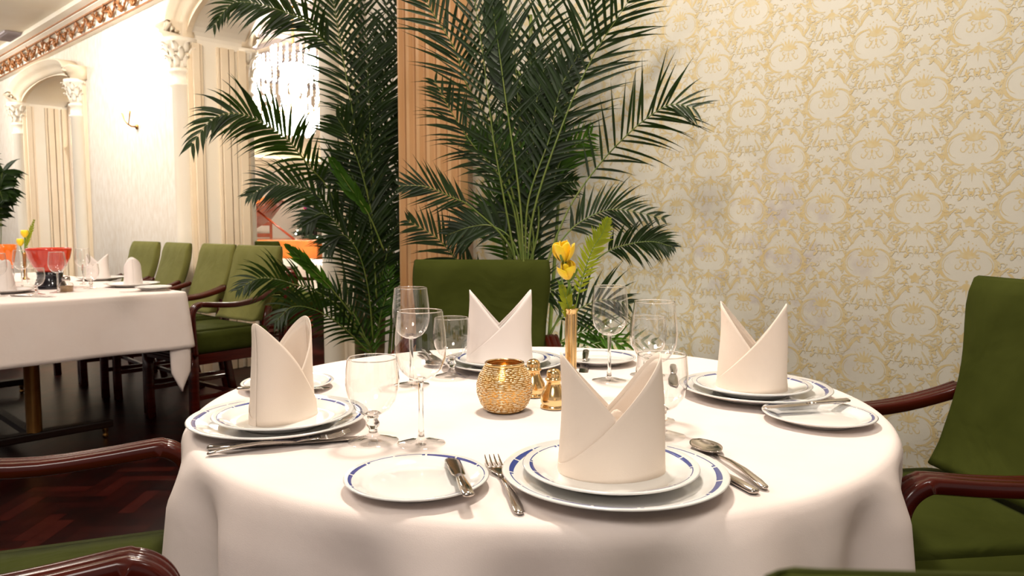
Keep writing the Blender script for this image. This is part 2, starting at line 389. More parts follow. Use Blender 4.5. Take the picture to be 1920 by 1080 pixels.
# ---- damask wallpaper on the right wall
def damask_shapes():
    """one medallion with its fill ornaments, in units of the half period (x) and period (z); returns polygons"""
    P = []; LV = []
    def tear(cx, cy, ang, ln, wd, n=5):
        a = R(ang); dx, dy = math.sin(a), math.cos(a); l = []; r = []
        for k in range(n + 1):
            t = k / n; ww = wd * (math.sin(PI * min(1, t ** .75)) ** .8 if 0 < t < 1 else 0)
            px, py = cx + dx * ln * t, cy + dy * ln * t
            l.append((px - dy * ww, py + dx * ww)); r.append((px + dy * ww, py - dx * ww))
        for k in range(n): P.append([l[k], l[k+1], r[k+1], r[k]])
    def arc(cx, cy, rad, a0, a1, wd, n=9, r1=None, taper='both'):
        r1 = rad if r1 is None else r1; a = []; b = []
        for k in range(n + 1):
            t = k / n; an = R(a0 + (a1 - a0) * t); q = rad + (r1 - rad) * t
            ww = wd * (math.sin(PI * (.08 + .84 * t)) if taper == 'both' else (1 - .8 * t))
            a.append((cx + (q - ww/2) * math.cos(an), cy + (q - ww/2) * math.sin(an)))
            b.append((cx + (q + ww/2) * math.cos(an), cy + (q + ww/2) * math.sin(an)))
        for k in range(n): P.append([a[k], a[k+1], b[k+1], b[k]])
    def dot(cx, cy, r):
        P.append([(cx + r * math.cos(PI*k/3), cy + r * math.sin(PI*k/3)) for k in range(6)])
    def both(fn, *a, **k):
        fn(*a, **k); n0 = len(P)
    def mir(f):
        n0 = len(P); f()
        for poly in P[n0:]: P.append([(-x, y) for x, y in poly][::-1])
    # all sizes in millimetres; half period 120, period 295
    for an in (-66, -44, -22, 0, 22, 44, 66): tear(0, 6, an, 35 - abs(an) * .10, 3.7)
    mir(lambda: (arc(13, 1, 7.5, 200, 480, 3.0, r1=2.5), arc(21, -15, 8, 60, -220, 3.0, r1=3), arc(8, -20, 6, 120, 380, 2.4, r1=2), tear(16, 10, 100, 12, 2.8), tear(10, -6, 150, 14, 2.4)))
    tear(0, 2, 180, 14, 3.2); dot(0, 7, 3.4); dot(0, -14, 2.6)
    mir(lambda: (dot(9, 45, 1.8), dot(17, 41, 1.7), dot(23, 33, 1.5), dot(28, 24, 1.4)))
    dot(0, 49, 2.2)
    mir(lambda: (arc(0, 38, 40, 4, 84, 9.5, 12), arc(0, 38, 48, 14, 60, 1.8, 8)))
    mir(lambda: [tear(40*math.cos(R(q)), 38 + 40*math.sin(R(q)), 150 - q * 1.0, 9, 2.4) for q in (10, 28, 46, 64)])
    mir(lambda: (arc(23, -14, 41, 98, -98, 8.5, 18, r1=38), arc(22, 20, 9, 95, 330, 4, 9, r1=3.6, taper='one'), tear(62, -14, 20, 17, 4), tear(58, -34, 60, 22, 3.4), tear(42, -52, 78, 24, 3.2), tear(52, 14, -40, 12, 3), arc(30, -14, 27, 60, -70, 2.4, 12, r1=22)))
    for an in (180, 160, 200, 138, 222): tear(0, -56, an, 29 - abs(an - 180) * .14, 3.4)
    tear(0, -50, 180, 46, 2); dot(0, -52, 3.8)
    mir(lambda: (arc(18, -72, 10, 100, -120, 3, 9, r1=5), tear(9, -64, 120, 17, 2.8), arc(28, -62, 8, 200, 20, 2, 8, r1=4)))
    for k in range(5): tear(0, 99, 72 * k, 16, 5.6)
    mir(lambda: (arc(24, 102, 11, 200, -40, 2.8, 9, r1=5), tear(17, 90, 110, 20, 3), tear(20, 112, 60, 17, 2.8)))
    mir(lambda: (arc(66, 50, 28, 150, 265, 3.0, 10, r1=20), arc(38, 70, 20, -70, 60, 2.8, 9, r1=12),
                 arc(60, 88, 14, 40, 300, 2.9, 10, r1=6), arc(42, -84, 24, 60, 200, 3.2, 9, r1=16), arc(62, -66, 15, 210, -20, 2.8, 9, r1=7)))
    mir(lambda: [tear(40 + 3.2*k, 42 + 7*k, 55 + 8*k, 15, 2.8) for k in range(6)])
    mir(lambda: [tear(26 + 6*k, -72 - 6*k, 100 - 20*k, 15, 2.8) for k in range(6)])
    mir(lambda: [tear(30 + 2*k, -104 - 6*k, -30 + 12*k, 13, 2.4) for k in range(5)])
    mir(lambda: [tear(52 - 3*k, 104 + 6*k, 20 - 20*k, 13, 2.4) for k in range(5)])
    rg = random.Random(17)
    spots = [(36, 92), (54, 120), (18, 132), (34, -118), (56, -100), (14, -118), (58, 34), (50, -66), (44, 138), (24, 74), (60, 66), (12, -136), (48, -132)]
    def fill():
        for x, y in spots:
            a0 = rg.uniform(0, 360); q = rg.uniform(7, 12)
            arc(x, y, q, a0, a0 + rg.choice((-1, 1)) * 260, 2.3, 9, r1=q * .4, taper='one')
            for k in range(4): tear(x + q * math.cos(R(a0)) , y + q * math.sin(R(a0)), a0 + 45 * k + rg.uniform(-15, 15), rg.uniform(8, 13), 2.2, 4)
            dot(x - q, y + q * .6, 1.5)
    mir(fill)
    return P
def wallpaper_mat():
    m, t, b = nt('wallpaper_ground')
    tc = node(t, 'ShaderNodeTexCoord')
    n1 = node(t, 'ShaderNodeTexNoise', i_Scale=3.2, i_Detail=7, i_Roughness=.65); lnk(t, tc.outputs['Object'], n1.inputs['Vector'])
    mr = node(t, 'ShaderNodeMapRange'); mr.inputs[1].default_value = .35; mr.inputs[2].default_value = .65; lnk(t, n1.outputs[0], mr.inputs[0])
    c = mixc(t, mr.outputs[0], (.495, .465, .385), (.53, .50, .415))
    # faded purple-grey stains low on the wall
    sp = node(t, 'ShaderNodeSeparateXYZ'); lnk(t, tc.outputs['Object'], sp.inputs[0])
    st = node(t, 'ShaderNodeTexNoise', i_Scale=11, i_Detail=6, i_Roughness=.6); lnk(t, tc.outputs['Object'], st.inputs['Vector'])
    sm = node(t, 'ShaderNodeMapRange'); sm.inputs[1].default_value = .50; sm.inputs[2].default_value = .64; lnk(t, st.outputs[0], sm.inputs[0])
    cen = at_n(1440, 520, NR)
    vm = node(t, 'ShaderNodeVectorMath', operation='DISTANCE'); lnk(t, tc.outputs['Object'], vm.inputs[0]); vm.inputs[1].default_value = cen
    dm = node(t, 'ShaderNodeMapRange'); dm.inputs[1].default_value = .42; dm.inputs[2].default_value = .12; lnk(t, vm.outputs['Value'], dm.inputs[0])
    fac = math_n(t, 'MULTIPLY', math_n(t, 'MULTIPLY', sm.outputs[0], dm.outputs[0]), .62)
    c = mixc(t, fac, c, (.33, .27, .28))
    lnk(t, c, b.inputs['Base Color']); b.inputs['Roughness'].default_value = .6
    return m
def gold_print():
    m, t, b = nt('wallpaper_gold_print')
    tc = node(t, 'ShaderNodeTexCoord')
    n1 = node(t, 'ShaderNodeTexNoise', i_Scale=60, i_Detail=4); lnk(t, tc.outputs['Object'], n1.inputs['Vector'])
    mr = node(t, 'ShaderNodeMapRange'); mr.inputs[1].default_value = .35; mr.inputs[2].default_value = .7; lnk(t, n1.outputs[0], mr.inputs[0])
    lnk(t, mixc(t, mr.outputs[0], (.50, .385, .185), (.51, .44, .28)), b.inputs['Base Color'])
    b.inputs['Roughness'].default_value = .45; b.inputs['Metallic'].default_value = .0
    return m
M['paper'] = wallpaper_mat(); M['print'] = gold_print()
M['paper_left'] = simple('left_wallpaper', (.76, .70, .62), .7, 0, (.68, .60, .50), 34, (1, 1, .35), detail=6)
def right_wall():
    mb = MB()
    p = [W(SP0 + .05, NR, 0), W(-3.2, NR, 0), W(-3.2, NR, CEIL), W(SP0 + .05, NR, CEIL)]
    q = [x + NV * .12 for x in p]
    mb.add(p + q, [(0, 1, 2, 3), (4, 7, 6, 5), (0, 3, 7, 4), (1, 5, 6, 2), (3, 2, 6, 7), (0, 4, 5, 1)], mi=0, smooth=False)
    shp = damask_shapes()
    HX, PZ = .120, .2955
    anchor = at_n(1731, 167, NR); s0 = anchor.dot(U); z0 = anchor.z
    for i in range(-12, 22):
        s = s0 + i * HX
        if s > SP0 + .1 or s < -1.3: continue
        for j in range(-5, 6):
            z = z0 + j * PZ + (PZ / 2 if i % 2 else 0)
            if z < .2 or z > 2.5: continue
            for ip, poly in enumerate(shp):
                vs = [W(s - x * .001, NR - .0002 - .0000004 * ip, z + y * .001) for x, y in poly]
                if max(W_.dot(U) for W_ in vs) > SP0: continue
                mb.add(vs, [tuple(range(len(vs)))], mi=1, smooth=False)
    return struct(mb.build('wall_right', [M['paper'], M['print']], recalc=False), 'cream wall papered with gold damask')
right_wall()

# ---- wall with the two arches
ARCH = [(3.64, 5.34), (7.70, 9.40)]
ZSPR = 2.36
def rise(a): return .31 if a < 5 else .17
def zopen(s):
    for a, b in ARCH:
        if a < s < b:
            t = (s - (a + b) / 2) / ((b - a) / 2)
            return ZSPR + rise(a) * math.sqrt(max(0, 1 - t * t * .98))
    return None
def arch_wall():
    mb = MB()
    S = [SP1, ]
    for a, b in ARCH:
        S += [a] + [a + (b - a) * (1 - math.cos(PI * k / 28)) / 2 for k in range(1, 28)] + [b]
    S += [13.0]
    for k in range(len(S) - 1):
        s0, s1 = S[k], S[k + 1]; mid = zopen((s0 + s1) / 2)
        if mid is None: z0 = z1 = 0
        else: z0 = zopen(s0) or ZSPR + .03; z1 = zopen(s1) or ZSPR + .03
        for n in (NA, NB):
            mb.add([W(s0, n, z0), W(s1, n, z1), W(s1, n, CEIL), W(s0, n, CEIL)], [(0, 1, 2, 3)], mi=0, smooth=False)
        if mid is not None: mb.add([W(s0, NA, z0), W(s1, NA, z1), W(s1, NB, z1), W(s0, NB, z0)], [(0, 1, 2, 3)], mi=1)
    for a, b in ARCH:
        for s in (a, b):
            zz = ZSPR + .03
            mb.add([W(s, NA, 0), W(s, NB, 0), W(s, NB, zz), W(s, NA, zz)], [(0, 1, 2, 3)], mi=1, smooth=False)
    mb.add([W(SP1, NA, 0), W(SP1, NB, 0), W(SP1, NB, CEIL), W(SP1, NA, CEIL)], [(0, 1, 2, 3)], mi=0, smooth=False)
    return struct(mb.build('wall_left', [M['paper_left'], M['creamlite'], M['cream']], recalc=False), 'pale papered wall with arched openings, the near one standing for a mirror')
arch_wall()
# return behind the fluted pilaster and the room's other walls
mb = MB(); mb.add([W(SP0, 2.14, 0), W(SP1, 2.14, 0), W(SP1, NA+.02, 0), W(SP0, NA+.02, 0), W(SP0, 2.14, CEIL), W(SP1, 2.14, CEIL), W(SP1, NA+.02, CEIL), W(SP0, NA+.02, CEIL)],
                  [(0,3,2,1),(4,5,6,7),(0,1,5,4),(1,2,6,5),(2,3,7,6),(3,0,4,7)], smooth=False)
pier = mb.build('trim_1', M['creamlite']); struct(pier, 'fluted ochre pilaster between the two palms')
def fluted(mb, s0, s1, n, z0, z1, nfl, proj=.018, mi=0):
    """fluted face facing the room: flat fillets and hollow flutes"""
    prof = [(s1, n + proj)]
    wdt = (s1 - s0) / nfl; fil = wdt * .30
    prof.append((s1, n - proj))
    for k in range(nfl):
        a = s1 - k * wdt - fil / 2; b = s1 - (k + 1) * wdt + fil / 2
        prof.append((a, n - proj))
        for q in range(1, 8):
            t = q / 8; prof.append((a + (b - a) * t, n - proj + math.sin(PI * t) ** .7 * proj * 1.0))
        prof.append((b, n - proj))
    prof += [(s0, n - proj), (s0, n + proj)]
    for k in range(len(prof) - 1):
        (a, na), (b, nb) = prof[k], prof[k + 1]
        mb.add([W(a, na, z0), W(b, nb, z0), W(b, nb, z1), W(a, na, z1)], [(0, 1, 2, 3)], mi=mi, smooth=False)
mb = MB(); fluted(mb, SP0, SP1, 2.136, .16, 2.99, 6, .036); fl = mb.build('fluted_face', M['pilaster'], parent=pier, recalc=False)
mb = MB(); mb.add([W(*p) for p in ((SP0-.02,2.08,0),(SP1+.02,2.08,0),(SP1+.02,2.14,0),(SP0-.02,2.14,0),(SP0-.02,2.08,.16),(SP1+.02,2.08,.16),(SP1+.02,2.14,.16),(SP0-.02,2.14,.16))],
                  [(0,3,2,1),(4,5,6,7),(0,1,5,4),(1,2,6,5),(2,3,7,6),(3,0,4,7)], smooth=False); mb.build('plinth', M['pilaster'], parent=pier)

def wbox(mb, s0, s1, n0, n1, z0, z1, mi=0):
    mb.add([W(s0,n0,z0),W(s1,n0,z0),W(s1,n1,z0),W(s0,n1,z0),W(s0,n0,z1),W(s1,n0,z1),W(s1,n1,z1),W(s0,n1,z1)],
           [(0,3,2,1),(4,5,6,7),(0,1,5,4),(1,2,6,5),(2,3,7,6),(3,0,4,7)], mi=mi, smooth=False)
def whalf(mb, s, n, prof, k=14, mi=0):
    """half-round lathe against the wall"""
    mb.lathe(prof, n=k*2, mx=Matrix.Translation(W(s, n, 0)), mi=mi)
def arch_trim(idx, a, b):
    """the moulded surround of an arched opening: half-round columns, leafy capitals, stepped hood moulding, panelled jambs"""
    root = MB(); RISE = rise(a)
    # flat backing strips beside the opening
    wbox(root, b, b + .20, NA - .03, NA + .01, 0, 2.40); wbox(root, a - .20, a, NA - .03, NA + .01, 0, 2.40)
    wbox(root, b, b + .20, NB - .01, NB + .03, 0, 2.40); wbox(root, a - .20, a, NB - .01, NB + .03, 0, 2.40)
    o = struct(root.build('trim_%d' % idx, M['cream'], bevel=.004), 'cream moulded surround of the %s arch' % ('near' if idx == 2 else 'far'))
    # jamb mouldings: raised stiles on the reveal
    for s, d in ((b, -1), (a, 1)):
        mb = MB()
        for n0, n1, t in ((NA, NA+.05, .028), (NA+.055, NA+.075, .016), (NA+.18, NA+.20, .016), (NA+.205, NA+.262, .028), (NA+.272, NA+.31, .024), (NB-.06, NB, .028)):
            wbox(mb, s, s + d * t, n0, n1, 0, ZSPR)
        mb.build('jamb_moulding', M['cream'], parent=o, bevel=.003)
    for s in (a - .09, b + .09):
        for n, sg in ((NA - .03, -1), (NB + .03, 1)):
            sh = MB(); whalf(sh, s, n, [(.095, 0), (.095, .12), (.085, .14), (.082, .16), (.072, .18), (.070, 2.05), (.084, 2.06), (.084, 2.075), (.070, 2.085), (.070, 2.145), (.086, 2.155), (.086, 2.17), (.07, 2.18)])
            sh.build('column_shaft', M['creamlite'], parent=o)
            cp = MB(); whalf(cp, s, n, [(.068, 2.17), (.07, 2.21), (.078, 2.28), (.098, 2.345), (.115, 2.36), (.115, 2.39)])
            c = W(s, n, 0)
            for tier, (zb, hh, rr_, cnt) in enumerate(((2.19, .075, .070, 8), (2.235, .085, .078, 8), (2.29, .065, .09, 8))):
                for q in range(cnt):
                    an = 2 * PI * (q + tier * .5) / cnt; dv = Vector((math.cos(an), math.sin(an), 0)); sd = Vector((-dv.y, dv.x, 0))
                    pts = [(0, 0), (.35, .004), (.7, .012), (.95, .030), (1.0, .042), (.9, .046)]
                    wd = [.016, .022, .022, .016, .010, .003]
                    rings = []
                    for (t, out), w_ in zip(pts, wd):
                        p = c + dv * (rr_ + out) + Vector((0, 0, zb + hh * t))
                        rings.append([p - sd*w_, p + dv*.008, p + sd*w_])
                    cp.loft(rings, closed=False, caps=False)
            cp.build('leafy_capital', M['creamlite'], parent=o, solid=.003)
    # hood moulding, stepped, running level over each capital then over the arch
    prof = [(-.02, 0), (.060, 0), (.060, .020), (.075, .028), (.075, .038), (.095, .048), (.10, .062), (.120, .070), (.120, .088), (.145, .100), (.145, .115), (-.02, .115)]
    path = [(b + .24, 2.385)]
    path += [(b + .03, 2.385), (b + .0, 2.395)]
    N_ = 30
    for k in range(N_ + 1):
        t = PI * k / N_; sx = (a + b) / 2 + (b - a) / 2 * math.cos(t) * .985
        path.append((sx, ZSPR + .01 + (RISE) * math.sin(t) ** .8 + .03 * (1 - math.sin(t))))
    path += [(a, 2.395), (a - .03, 2.385), (a - .24, 2.385)]
    for n, sg in ((NA, -1), (NB, 1)):
        hd = MB(); rings = []
        for i, (s, z) in enumerate(path):
            s_, z_ = path[min(i+1, len(path)-1)]; sp, zp = path[max(i-1, 0)]
            ts, tz = s_ - sp, z_ - zp; L = math.hypot(ts, tz); ns, nz = tz / L, -ts / L
            if nz < 0: ns, nz = -ns, -nz
            rings.append([W(s + ns * h, n + sg * p, z + nz * h) for p, h in prof])
        hd.loft(rings); hd.build('hood_moulding', M['cream'], parent=o)
    # stepped inner band under the hood
    bd = MB()
    for off, pr in ((.0, .035),):
        rings = []
        for k in range(N_ + 1):
            t = PI * k / N_; sx = (a + b) / 2 + (b - a) / 2 * math.cos(t); z = ZSPR + RISE * math.sin(t) if 0 < k < N_ else ZSPR
            rings.append([W(sx, NA - pr, z), W(sx, NA - pr, z + .11), W(sx, NA + .001, z + .11), W(sx, NA + .001, z)])
        bd.loft(rings, smooth=False)
    bd.build('arch_band', M['cream'], parent=o)
    return o
arch_trim(2, *ARCH[0]); arch_trim(3, *ARCH[1])
# fluted pilaster standing in the near arch's right side, seen behind the left palm
mb = MB(); fluted(mb, 3.30, 3.66, NA - .034, 0, 2.5, 5, .012); struct(mb.build('trim_4', M['cream'], recalc=False), 'pale fluted strip behind the left palm')

# ---- cornice with gilded garland
def cornice():
    mb = MB()
    prof = [(0, 2.74), (.045, 2.74), (.045, 2.76), (.02, 2.77), (.02, 2.885), (.05, 2.895), (.06, 2.91), (.09, 2.925), (.10, 2.945), (.15, 2.96), (.15, 3.0), (0, 3.0)]
    rings = [[W(s, NA - p, z) for p, z in prof] for s in (SP1, 13)]
    mb.loft(rings, smooth=False); o = struct(mb.build('trim_5', M['creamlite']), 'cream ceiling cornice with gilded leaf garland')
    ln = MB()
    for (p, z, h) in ((.052, 2.742, .012), (.058, 2.892, .014), (.098, 2.93, .012)):
        ln.loft([[W(s, NA - p + .01, z), W(s, NA - p - .004, z), W(s, NA - p - .004, z + h), W(s, NA - p + .01, z + h)] for s in (SP1, 13)], smooth=False)
    ln.build('gilt_line', M['gilt'], parent=o)
    g = MB(); random.seed(11)
    s = 4.6
    while s < 12.6:
        for k in range(13):
            t = k / 13; ss = s + .24 * t; zz = 2.835 + .04 * math.sin(2 * PI * t) + random.uniform(-.015, .015)
            an = random.uniform(0, 2 * PI); ln_ = random.uniform(.02, .045)
            c = W(ss, NA - .035 - random.uniform(0, .025), zz)
            d = (U * math.cos(an) + Vector((0, 0, 1)) * math.sin(an) - NV * .3).normalized(); sd = d.cross(NV).normalized()
            rings = [[c + d*ln_*q + (sd*math.cos(a_) + NV*math.sin(a_)*.6)*ln_*.36*w_ for a_ in (0, PI/2, PI, 3*PI/2)] for q, w_ in ((-1, .1), (-.4, .9), (.3, 1), (1, .05))]
            g.loft(rings)
        g.tube([W(s + .24 * t / 6, NA - .04, 2.835 + .04 * math.sin(2 * PI * t / 6)) for t in range(7)], .009, 6)
        # drooping tassel of each swag
        c = W(s + .18, NA - .05, 2.80); g.ball(c, .020, 8, (1, 1, 1.4))
        s += .24
    g.build('gilded_garland', M['gilt'], parent=o)
cornice()
# ---- ceiling, with flat mouldings and an air grille
mb = MB(); mb.add([(-14, -4, CEIL), (5, -4, CEIL), (5, 14, CEIL), (-14, 14, CEIL)], [(0, 1, 2, 3)], smooth=False)
ce = struct(mb.build('ceiling', M['creamlite'], recalc=False), 'pale cream ceiling')
mb = MB()
for n0, n1, h in ((1.62, 1.66, .03), (1.68, 1.70, .02), (1.30, 1.36, .03)):
    wbox(mb, 2, 13, n0, n1, CEIL - h, CEIL - .002)
mb.build('ceiling_moulding', M['creamlite'], parent=ce, bevel=.006)
vent_c = at_z(28, 70, CEIL - .01)
vs, vn = vent_c.dot(U), vent_c.dot(NV)
mb = MB(); wbox(mb, vs - .22, vs + .22, vn - .14, vn + .14, CEIL - .02, CEIL - .001)
for k in range(9): wbox(mb, vs - .20 + .045*k, vs - .185 + .045*k, vn - .12, vn + .12, CEIL - .028, CEIL - .019)
tag(mb.build('air_grille', M['grey']), 'grey rectangular air grille in the ceiling, top left', 'air vent')

# ---- added room in place of the mirror image: end wall with lit cove, side wall, ceiling slats
mb = MB(); SE = 9.3
wbox(mb, SE, SE + .1, NB, 8.5, 0, CEIL); we = struct(mb.build('wall_back', M['pinkcream']), 'cream end wall of the added room standing for the mirror image')
mb = MB()
for (p, z0, z1) in ((.16, 1.93, 1.97), (.11, 1.88, 1.93), (.05, 1.82, 1.88), (.03, 1.70, 1.72)): wbox(mb, SE - p, SE, NB, 8.5, z0, z1)
mb.build('cove_ledge', M['cream'], parent=we, bevel=.006)
mb = MB(); wbox(mb, SE - .10, SE - .05, NB + .02, 8.4, 1.975, 2.0); mb.build('cove_lamp_strip', M['cove'], parent=we)
mb = MB(); wbox(mb, -1.0, SE, 8.5, 8.6, 0, CEIL); struct(mb.build('wall_far', M['pinkcream']), 'cream far side wall of the added mirror-image room')
mb = MB()
for k in range(26): wbox(mb, 3.2, 9.2, NB + .3 + k * .2, NB + .312 + k * .2, CEIL - .05, CEIL - .01)
for k in range(6): wbox(mb, 3.6 + k * 1.1, 3.615 + k * 1.1, NB + .3, NB + 5.3, CEIL - .06, CEIL - .01)
struct(mb.build('trim_6', M['grey']), 'slatted ceiling grid of the added mirror-image room')

# ================================================================ FURNITURE
def make_chair(name, label, group, cover='green', arms=True, loc=(0,0,0), rz=0, lean=.13, seed=1):
    """armchair in a fabric cover; local frame: faces -y, origin on the floor"""
    root = empty(name, loc, rz, label, 'chair', group)
    rnd = random.Random(seed); cm = M[cover]
    # seat cushion
    mb = MB(); rings = []
    for z, q in ((.405, .0), (.41, .012), (.435, .02), (.490, .02), (.512, .010), (.519, -.02)):
        rings.append([(x, y - .03, z) for x, y in rr(.235 + q, .225 + q, .04, 4)])
    mb.loft(rings, caps=False)
    n = 28
    # crowned top
    cx = []
    for f_, dz in ((.78, .526), (.45, .532), (.12, .534)):
        cx.append([(x * f_, (y) * f_ - .03, dz) for x, y in rr(.215, .205, .04, 4)])
    mb.loft([rings[-1]] + cx, caps=True)
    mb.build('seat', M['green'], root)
    # backrest slipcover, leaning back, top edge slightly dipped and rounded
    mb = MB(); H0, H1 = .525, .942
    rings = []
    for k in range(15):
        t = k / 14; z = H0 + (H1 - H0) * t
        hw = .205 + .022 * min(1, t * 1.3) + .004 * math.sin(7 * t + seed)
        th = .030 - .006 * t + (.006 if t < .1 else 0)
        if k == 13: hw -= .002; th *= .92
        if k == 14: hw -= .006; th *= .68
        y0 = .185 + lean * t + .02 * math.sin(PI * t)
        ring = []
        for x, y in rr(hw, th, .018, 3):
            zz = z + (.010 * (abs(x) / .22) ** 2 if k >= 12 else 0) - (.02 * math.cos(x * 12) if k == 0 else 0)
            ring.append((x, y0 + y + .012 * (x / .22) ** 2 * -1, zz))
        rings.append(ring)
    top = rings[-1]; cyy = sum(p[1] for p in top) / len(top)
    for f_, dz in ((.6, .0035), (.2, .0050)):          # crowned top seam, so the edge rounds over
        rings.append([(x * (.985 if f_ > .5 else .97), cyy + (y - cyy) * f_, z + dz) for x, y, z in top])
    mb.loft(rings); mb.build('backrest', cm, root)
    # seat rail
    mb = MB()
    for a, b in (((-.24, -.255, .35), (.24, -.225, .405)), ((-.24, .175, .35), (.24, .205, .405)), ((-.25, -.24, .35), (-.22, .19, .405)), ((.22, -.24, .35), (.25, .19, .405))): mb.box(a, b)
    mb.box((-.235, -.262, .365), (.235, -.254, .375)); mb.box((-.235, -.262, .385), (.235, -.254, .39))
    mb.build('seat_rail', M['wood'], root, bevel=.004)
    # legs
    for sx in (-1, 1):
        mb = MB(); mb.sweep([(sx*.235, -.235, .42), (sx*.237, -.237, .28), (sx*.236, -.238, .12), (sx*.234, -.236, 0)], [(a, b) for a, b in rr(.021, .021, .006, 2)], (1, 0, 0)); mb.build('leg', M['wood'], root)
        mb = MB(); mb.sweep([(sx*.195, .265, 0), (sx*.20, .235, .15), (sx*.205, .21, .32), (sx*.205, .205, .48), (sx*.205, .235, .62)], rr(.018, .020, .006, 2), (1, 0, 0)); mb.build('leg', M['wood'], root)
    mb = MB()
    for sx in (-1, 1): mb.box((sx*.222 - .011, -.23, .16), (sx*.222 + .011, .23, .185))
    mb.box((-.22, -.012, .162), (.22, .012, .182)); mb.build('stretcher', M['wood'], root, bevel=.003)
    if arms:
        prof = []   # reeded section: wide and flat with two grooves on top
        w_, h_ = .024, .0135
        prof = [(-w_, -h_*.7), (-w_*.7, -h_), (w_*.7, -h_), (w_, -h_*.7), (w_, h_*.5), (w_*.8, h_*.95), (w_*.5, h_), (w_*.42, h_*.75), (w_*.34, h_), (0, h_*1.08), (-w_*.34, h_), (-w_*.42, h_*.75), (-w_*.5, h_), (-w_*.8, h_*.95), (-w_, h_*.5)]
        for sx in (-1, 1):
            pts = [(sx*.232, .235, .70), (sx*.240, .19, .683), (sx*.250, .10, .660), (sx*.254, 0, .650), (sx*.254, -.10, .655), (sx*.252, -.19, .664)]
            for k in range(1, 8):
                a = R(90 * k / 7); pts.append((sx*.252, -.19 - .055 * math.sin(a), .664 - .055 + .055 * math.cos(a)))
            pts += [(sx*.251, -.244, .54), (sx*.249, -.238, .45), (sx*.25, -.235, .40)]
            pts = catmull(pts, 40)
            mb = MB(); mb.sweep(pts, prof, (1, 0, 0)); mb.build('arm', M['wood'], root)
    return root

TCX, TCY, TZ = .045, 1.362, .75
TR = .592
GR = 'green covered armchairs around the round table'
chairA = make_chair('dining_chair', 'green covered armchair behind the round table, in front of the tall palm', GR, loc=(-.115, 2.22, 0), rz=R(-3), lean=.085)
chairB = copy_tree(chairA, (.815, 1.42, 0), R(-83), 'green covered mahogany armchair at the right edge, beside the damask wall', GR)
chairC = copy_tree(chairA, (-.737, 1.03, 0), R(111), 'green covered armchair at bottom left, its curved wooden arm cut by the frame', GR)
chairD = copy_tree(chairA, (.318, .4745, 0), R(177), 'green covered chair nearest the camera, only the top of its back showing', GR)
GW = 'armchairs along the papered wall'
lab = ['green covered armchair at the long table, nearest and largest of the row by the wall',
       'second green armchair of the wall row, counted from the near end of the long table',
       'third green armchair of the wall row, its back against the papered wall',
       'fourth and farthest green armchair of the row by the papered wall']
wallchair = None
for k, (s, n, dr) in enumerate(((4.06, 1.88, 5), (4.64, 1.90, 0), (5.22, 1.88, -3), (5.80, 1.90, 2))):
    p = W(s, n, 0)
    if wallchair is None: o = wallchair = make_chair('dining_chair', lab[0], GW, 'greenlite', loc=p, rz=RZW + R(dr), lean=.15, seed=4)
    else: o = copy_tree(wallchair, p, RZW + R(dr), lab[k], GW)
endchair = copy_tree(wallchair, W(6.55, .93, 0), R(47) + R(0), 'green covered chair at the far end of the long table, behind the yellow flowers', GW)
# chairs of the added room, standing for mirrored chairs
GN = 'green chairs built as mirror images in the near arch'
nc = [((505, 560), 3.55, 20, 'dark green chair built as a mirror image in the arch, close behind the nearest wall chair'),
      ((520, 470), 5.3, 155, 'green chair built as a mirror image in the arch, with a pale curved top, left of the white table'),
      ((585, 470), 6.2, 180, 'green chair built as a mirror image in the arch, straight behind the small white table')]
nb = make_chair('dining_chair', nc[0][3], GN, 'green', loc=at_y(532, 500, 6.05) * 1.0, rz=RZW + R(200), lean=.14, seed=6)
nb.location.z = 0
p = at_y(500, 500, 6.80); p.z = 0
copy_tree(nb, p, R(110), nc[1][3], GN)
p = at_y(668, 500, 7.72); p.z = 0
copy_tree(nb, p, R(-5), nc[2][3], GN)

# ---- round table and its cloth
t = empty('round_dining_table', (TCX, TCY, 0), 0, 'round pedestal table under the white cloth in the foreground', 'table')
mb = MB(); mb.lathe([(0, .715), (.57, .715), (.595, .722), (.598, .735), (.595, .7465), (0, .7465)], 64); mb.build('tabletop', M['darkwood'], t)
mb = MB(); mb.lathe([(0, .715), (.07, .715), (.05, .65), (.045, .3), (.06, .12), (.08, .08), (0, .08)], 24); mb.build('pedestal', M['darkwood'], t)
mb = MB()
for k in range(4):
    a = R(45 + 90 * k); d = Vector((math.cos(a), math.sin(a), 0)); mb.sweep([d*.03 + Vector((0,0,.10)), d*.2 + Vector((0,0,.075)), d*.34 + Vector((0,0,.03)), d*.38 + Vector((0,0,.018))], rr(.028, .017, .006, 2), d.cross(Vector((0,0,1))))
mb.build('pedestal_foot', M['darkwood'], t)
def cloth(u, v):
    th = 2 * PI * u
    if v < .5:
        r = TR * (v / .5) ** .9; z = TZ
        z += .0006 * math.sin(9 * r * math.cos(th) * 6 + 2) * math.sin(7 * r * math.sin(th) * 5)
        return (TCX + r * math.cos(th), TCY + r * math.sin(th), z)
    t = (v - .5) / .5; ln = .47 * t
    # rounded shoulder then hanging folds that deepen downwards
    rs = .030
    if ln < rs * 1.57: a = ln / rs; out = rs * math.sin(a) - rs * .3; dz = rs * (1 - math.cos(a))
    else: out = rs * .7; dz = rs + (ln - rs * 1.57)
    g = max(0, (dz - .012)) 
    amp = .026 * min(1, g / .06) + .055 * min(1, g / .30)
    f = math.sin(14 * th + 1.3 * math.sin(3 * th + 1)) + .55 * math.sin(25 * th + 1.7 + math.sin(2 * th)) + .35 * math.sin(5 * th + .4)
    r = TR + out * .6 + amp * (.42 * f + .10) - .02 * dz
    z = TZ - dz
    return (TCX + r * math.cos(th), TCY + r * math.sin(th), z)
mb = MB(); mb.grid(cloth, 360, 90)
o = mb.build('tablecloth', M['linen'], recalc=False, solid=.0012)
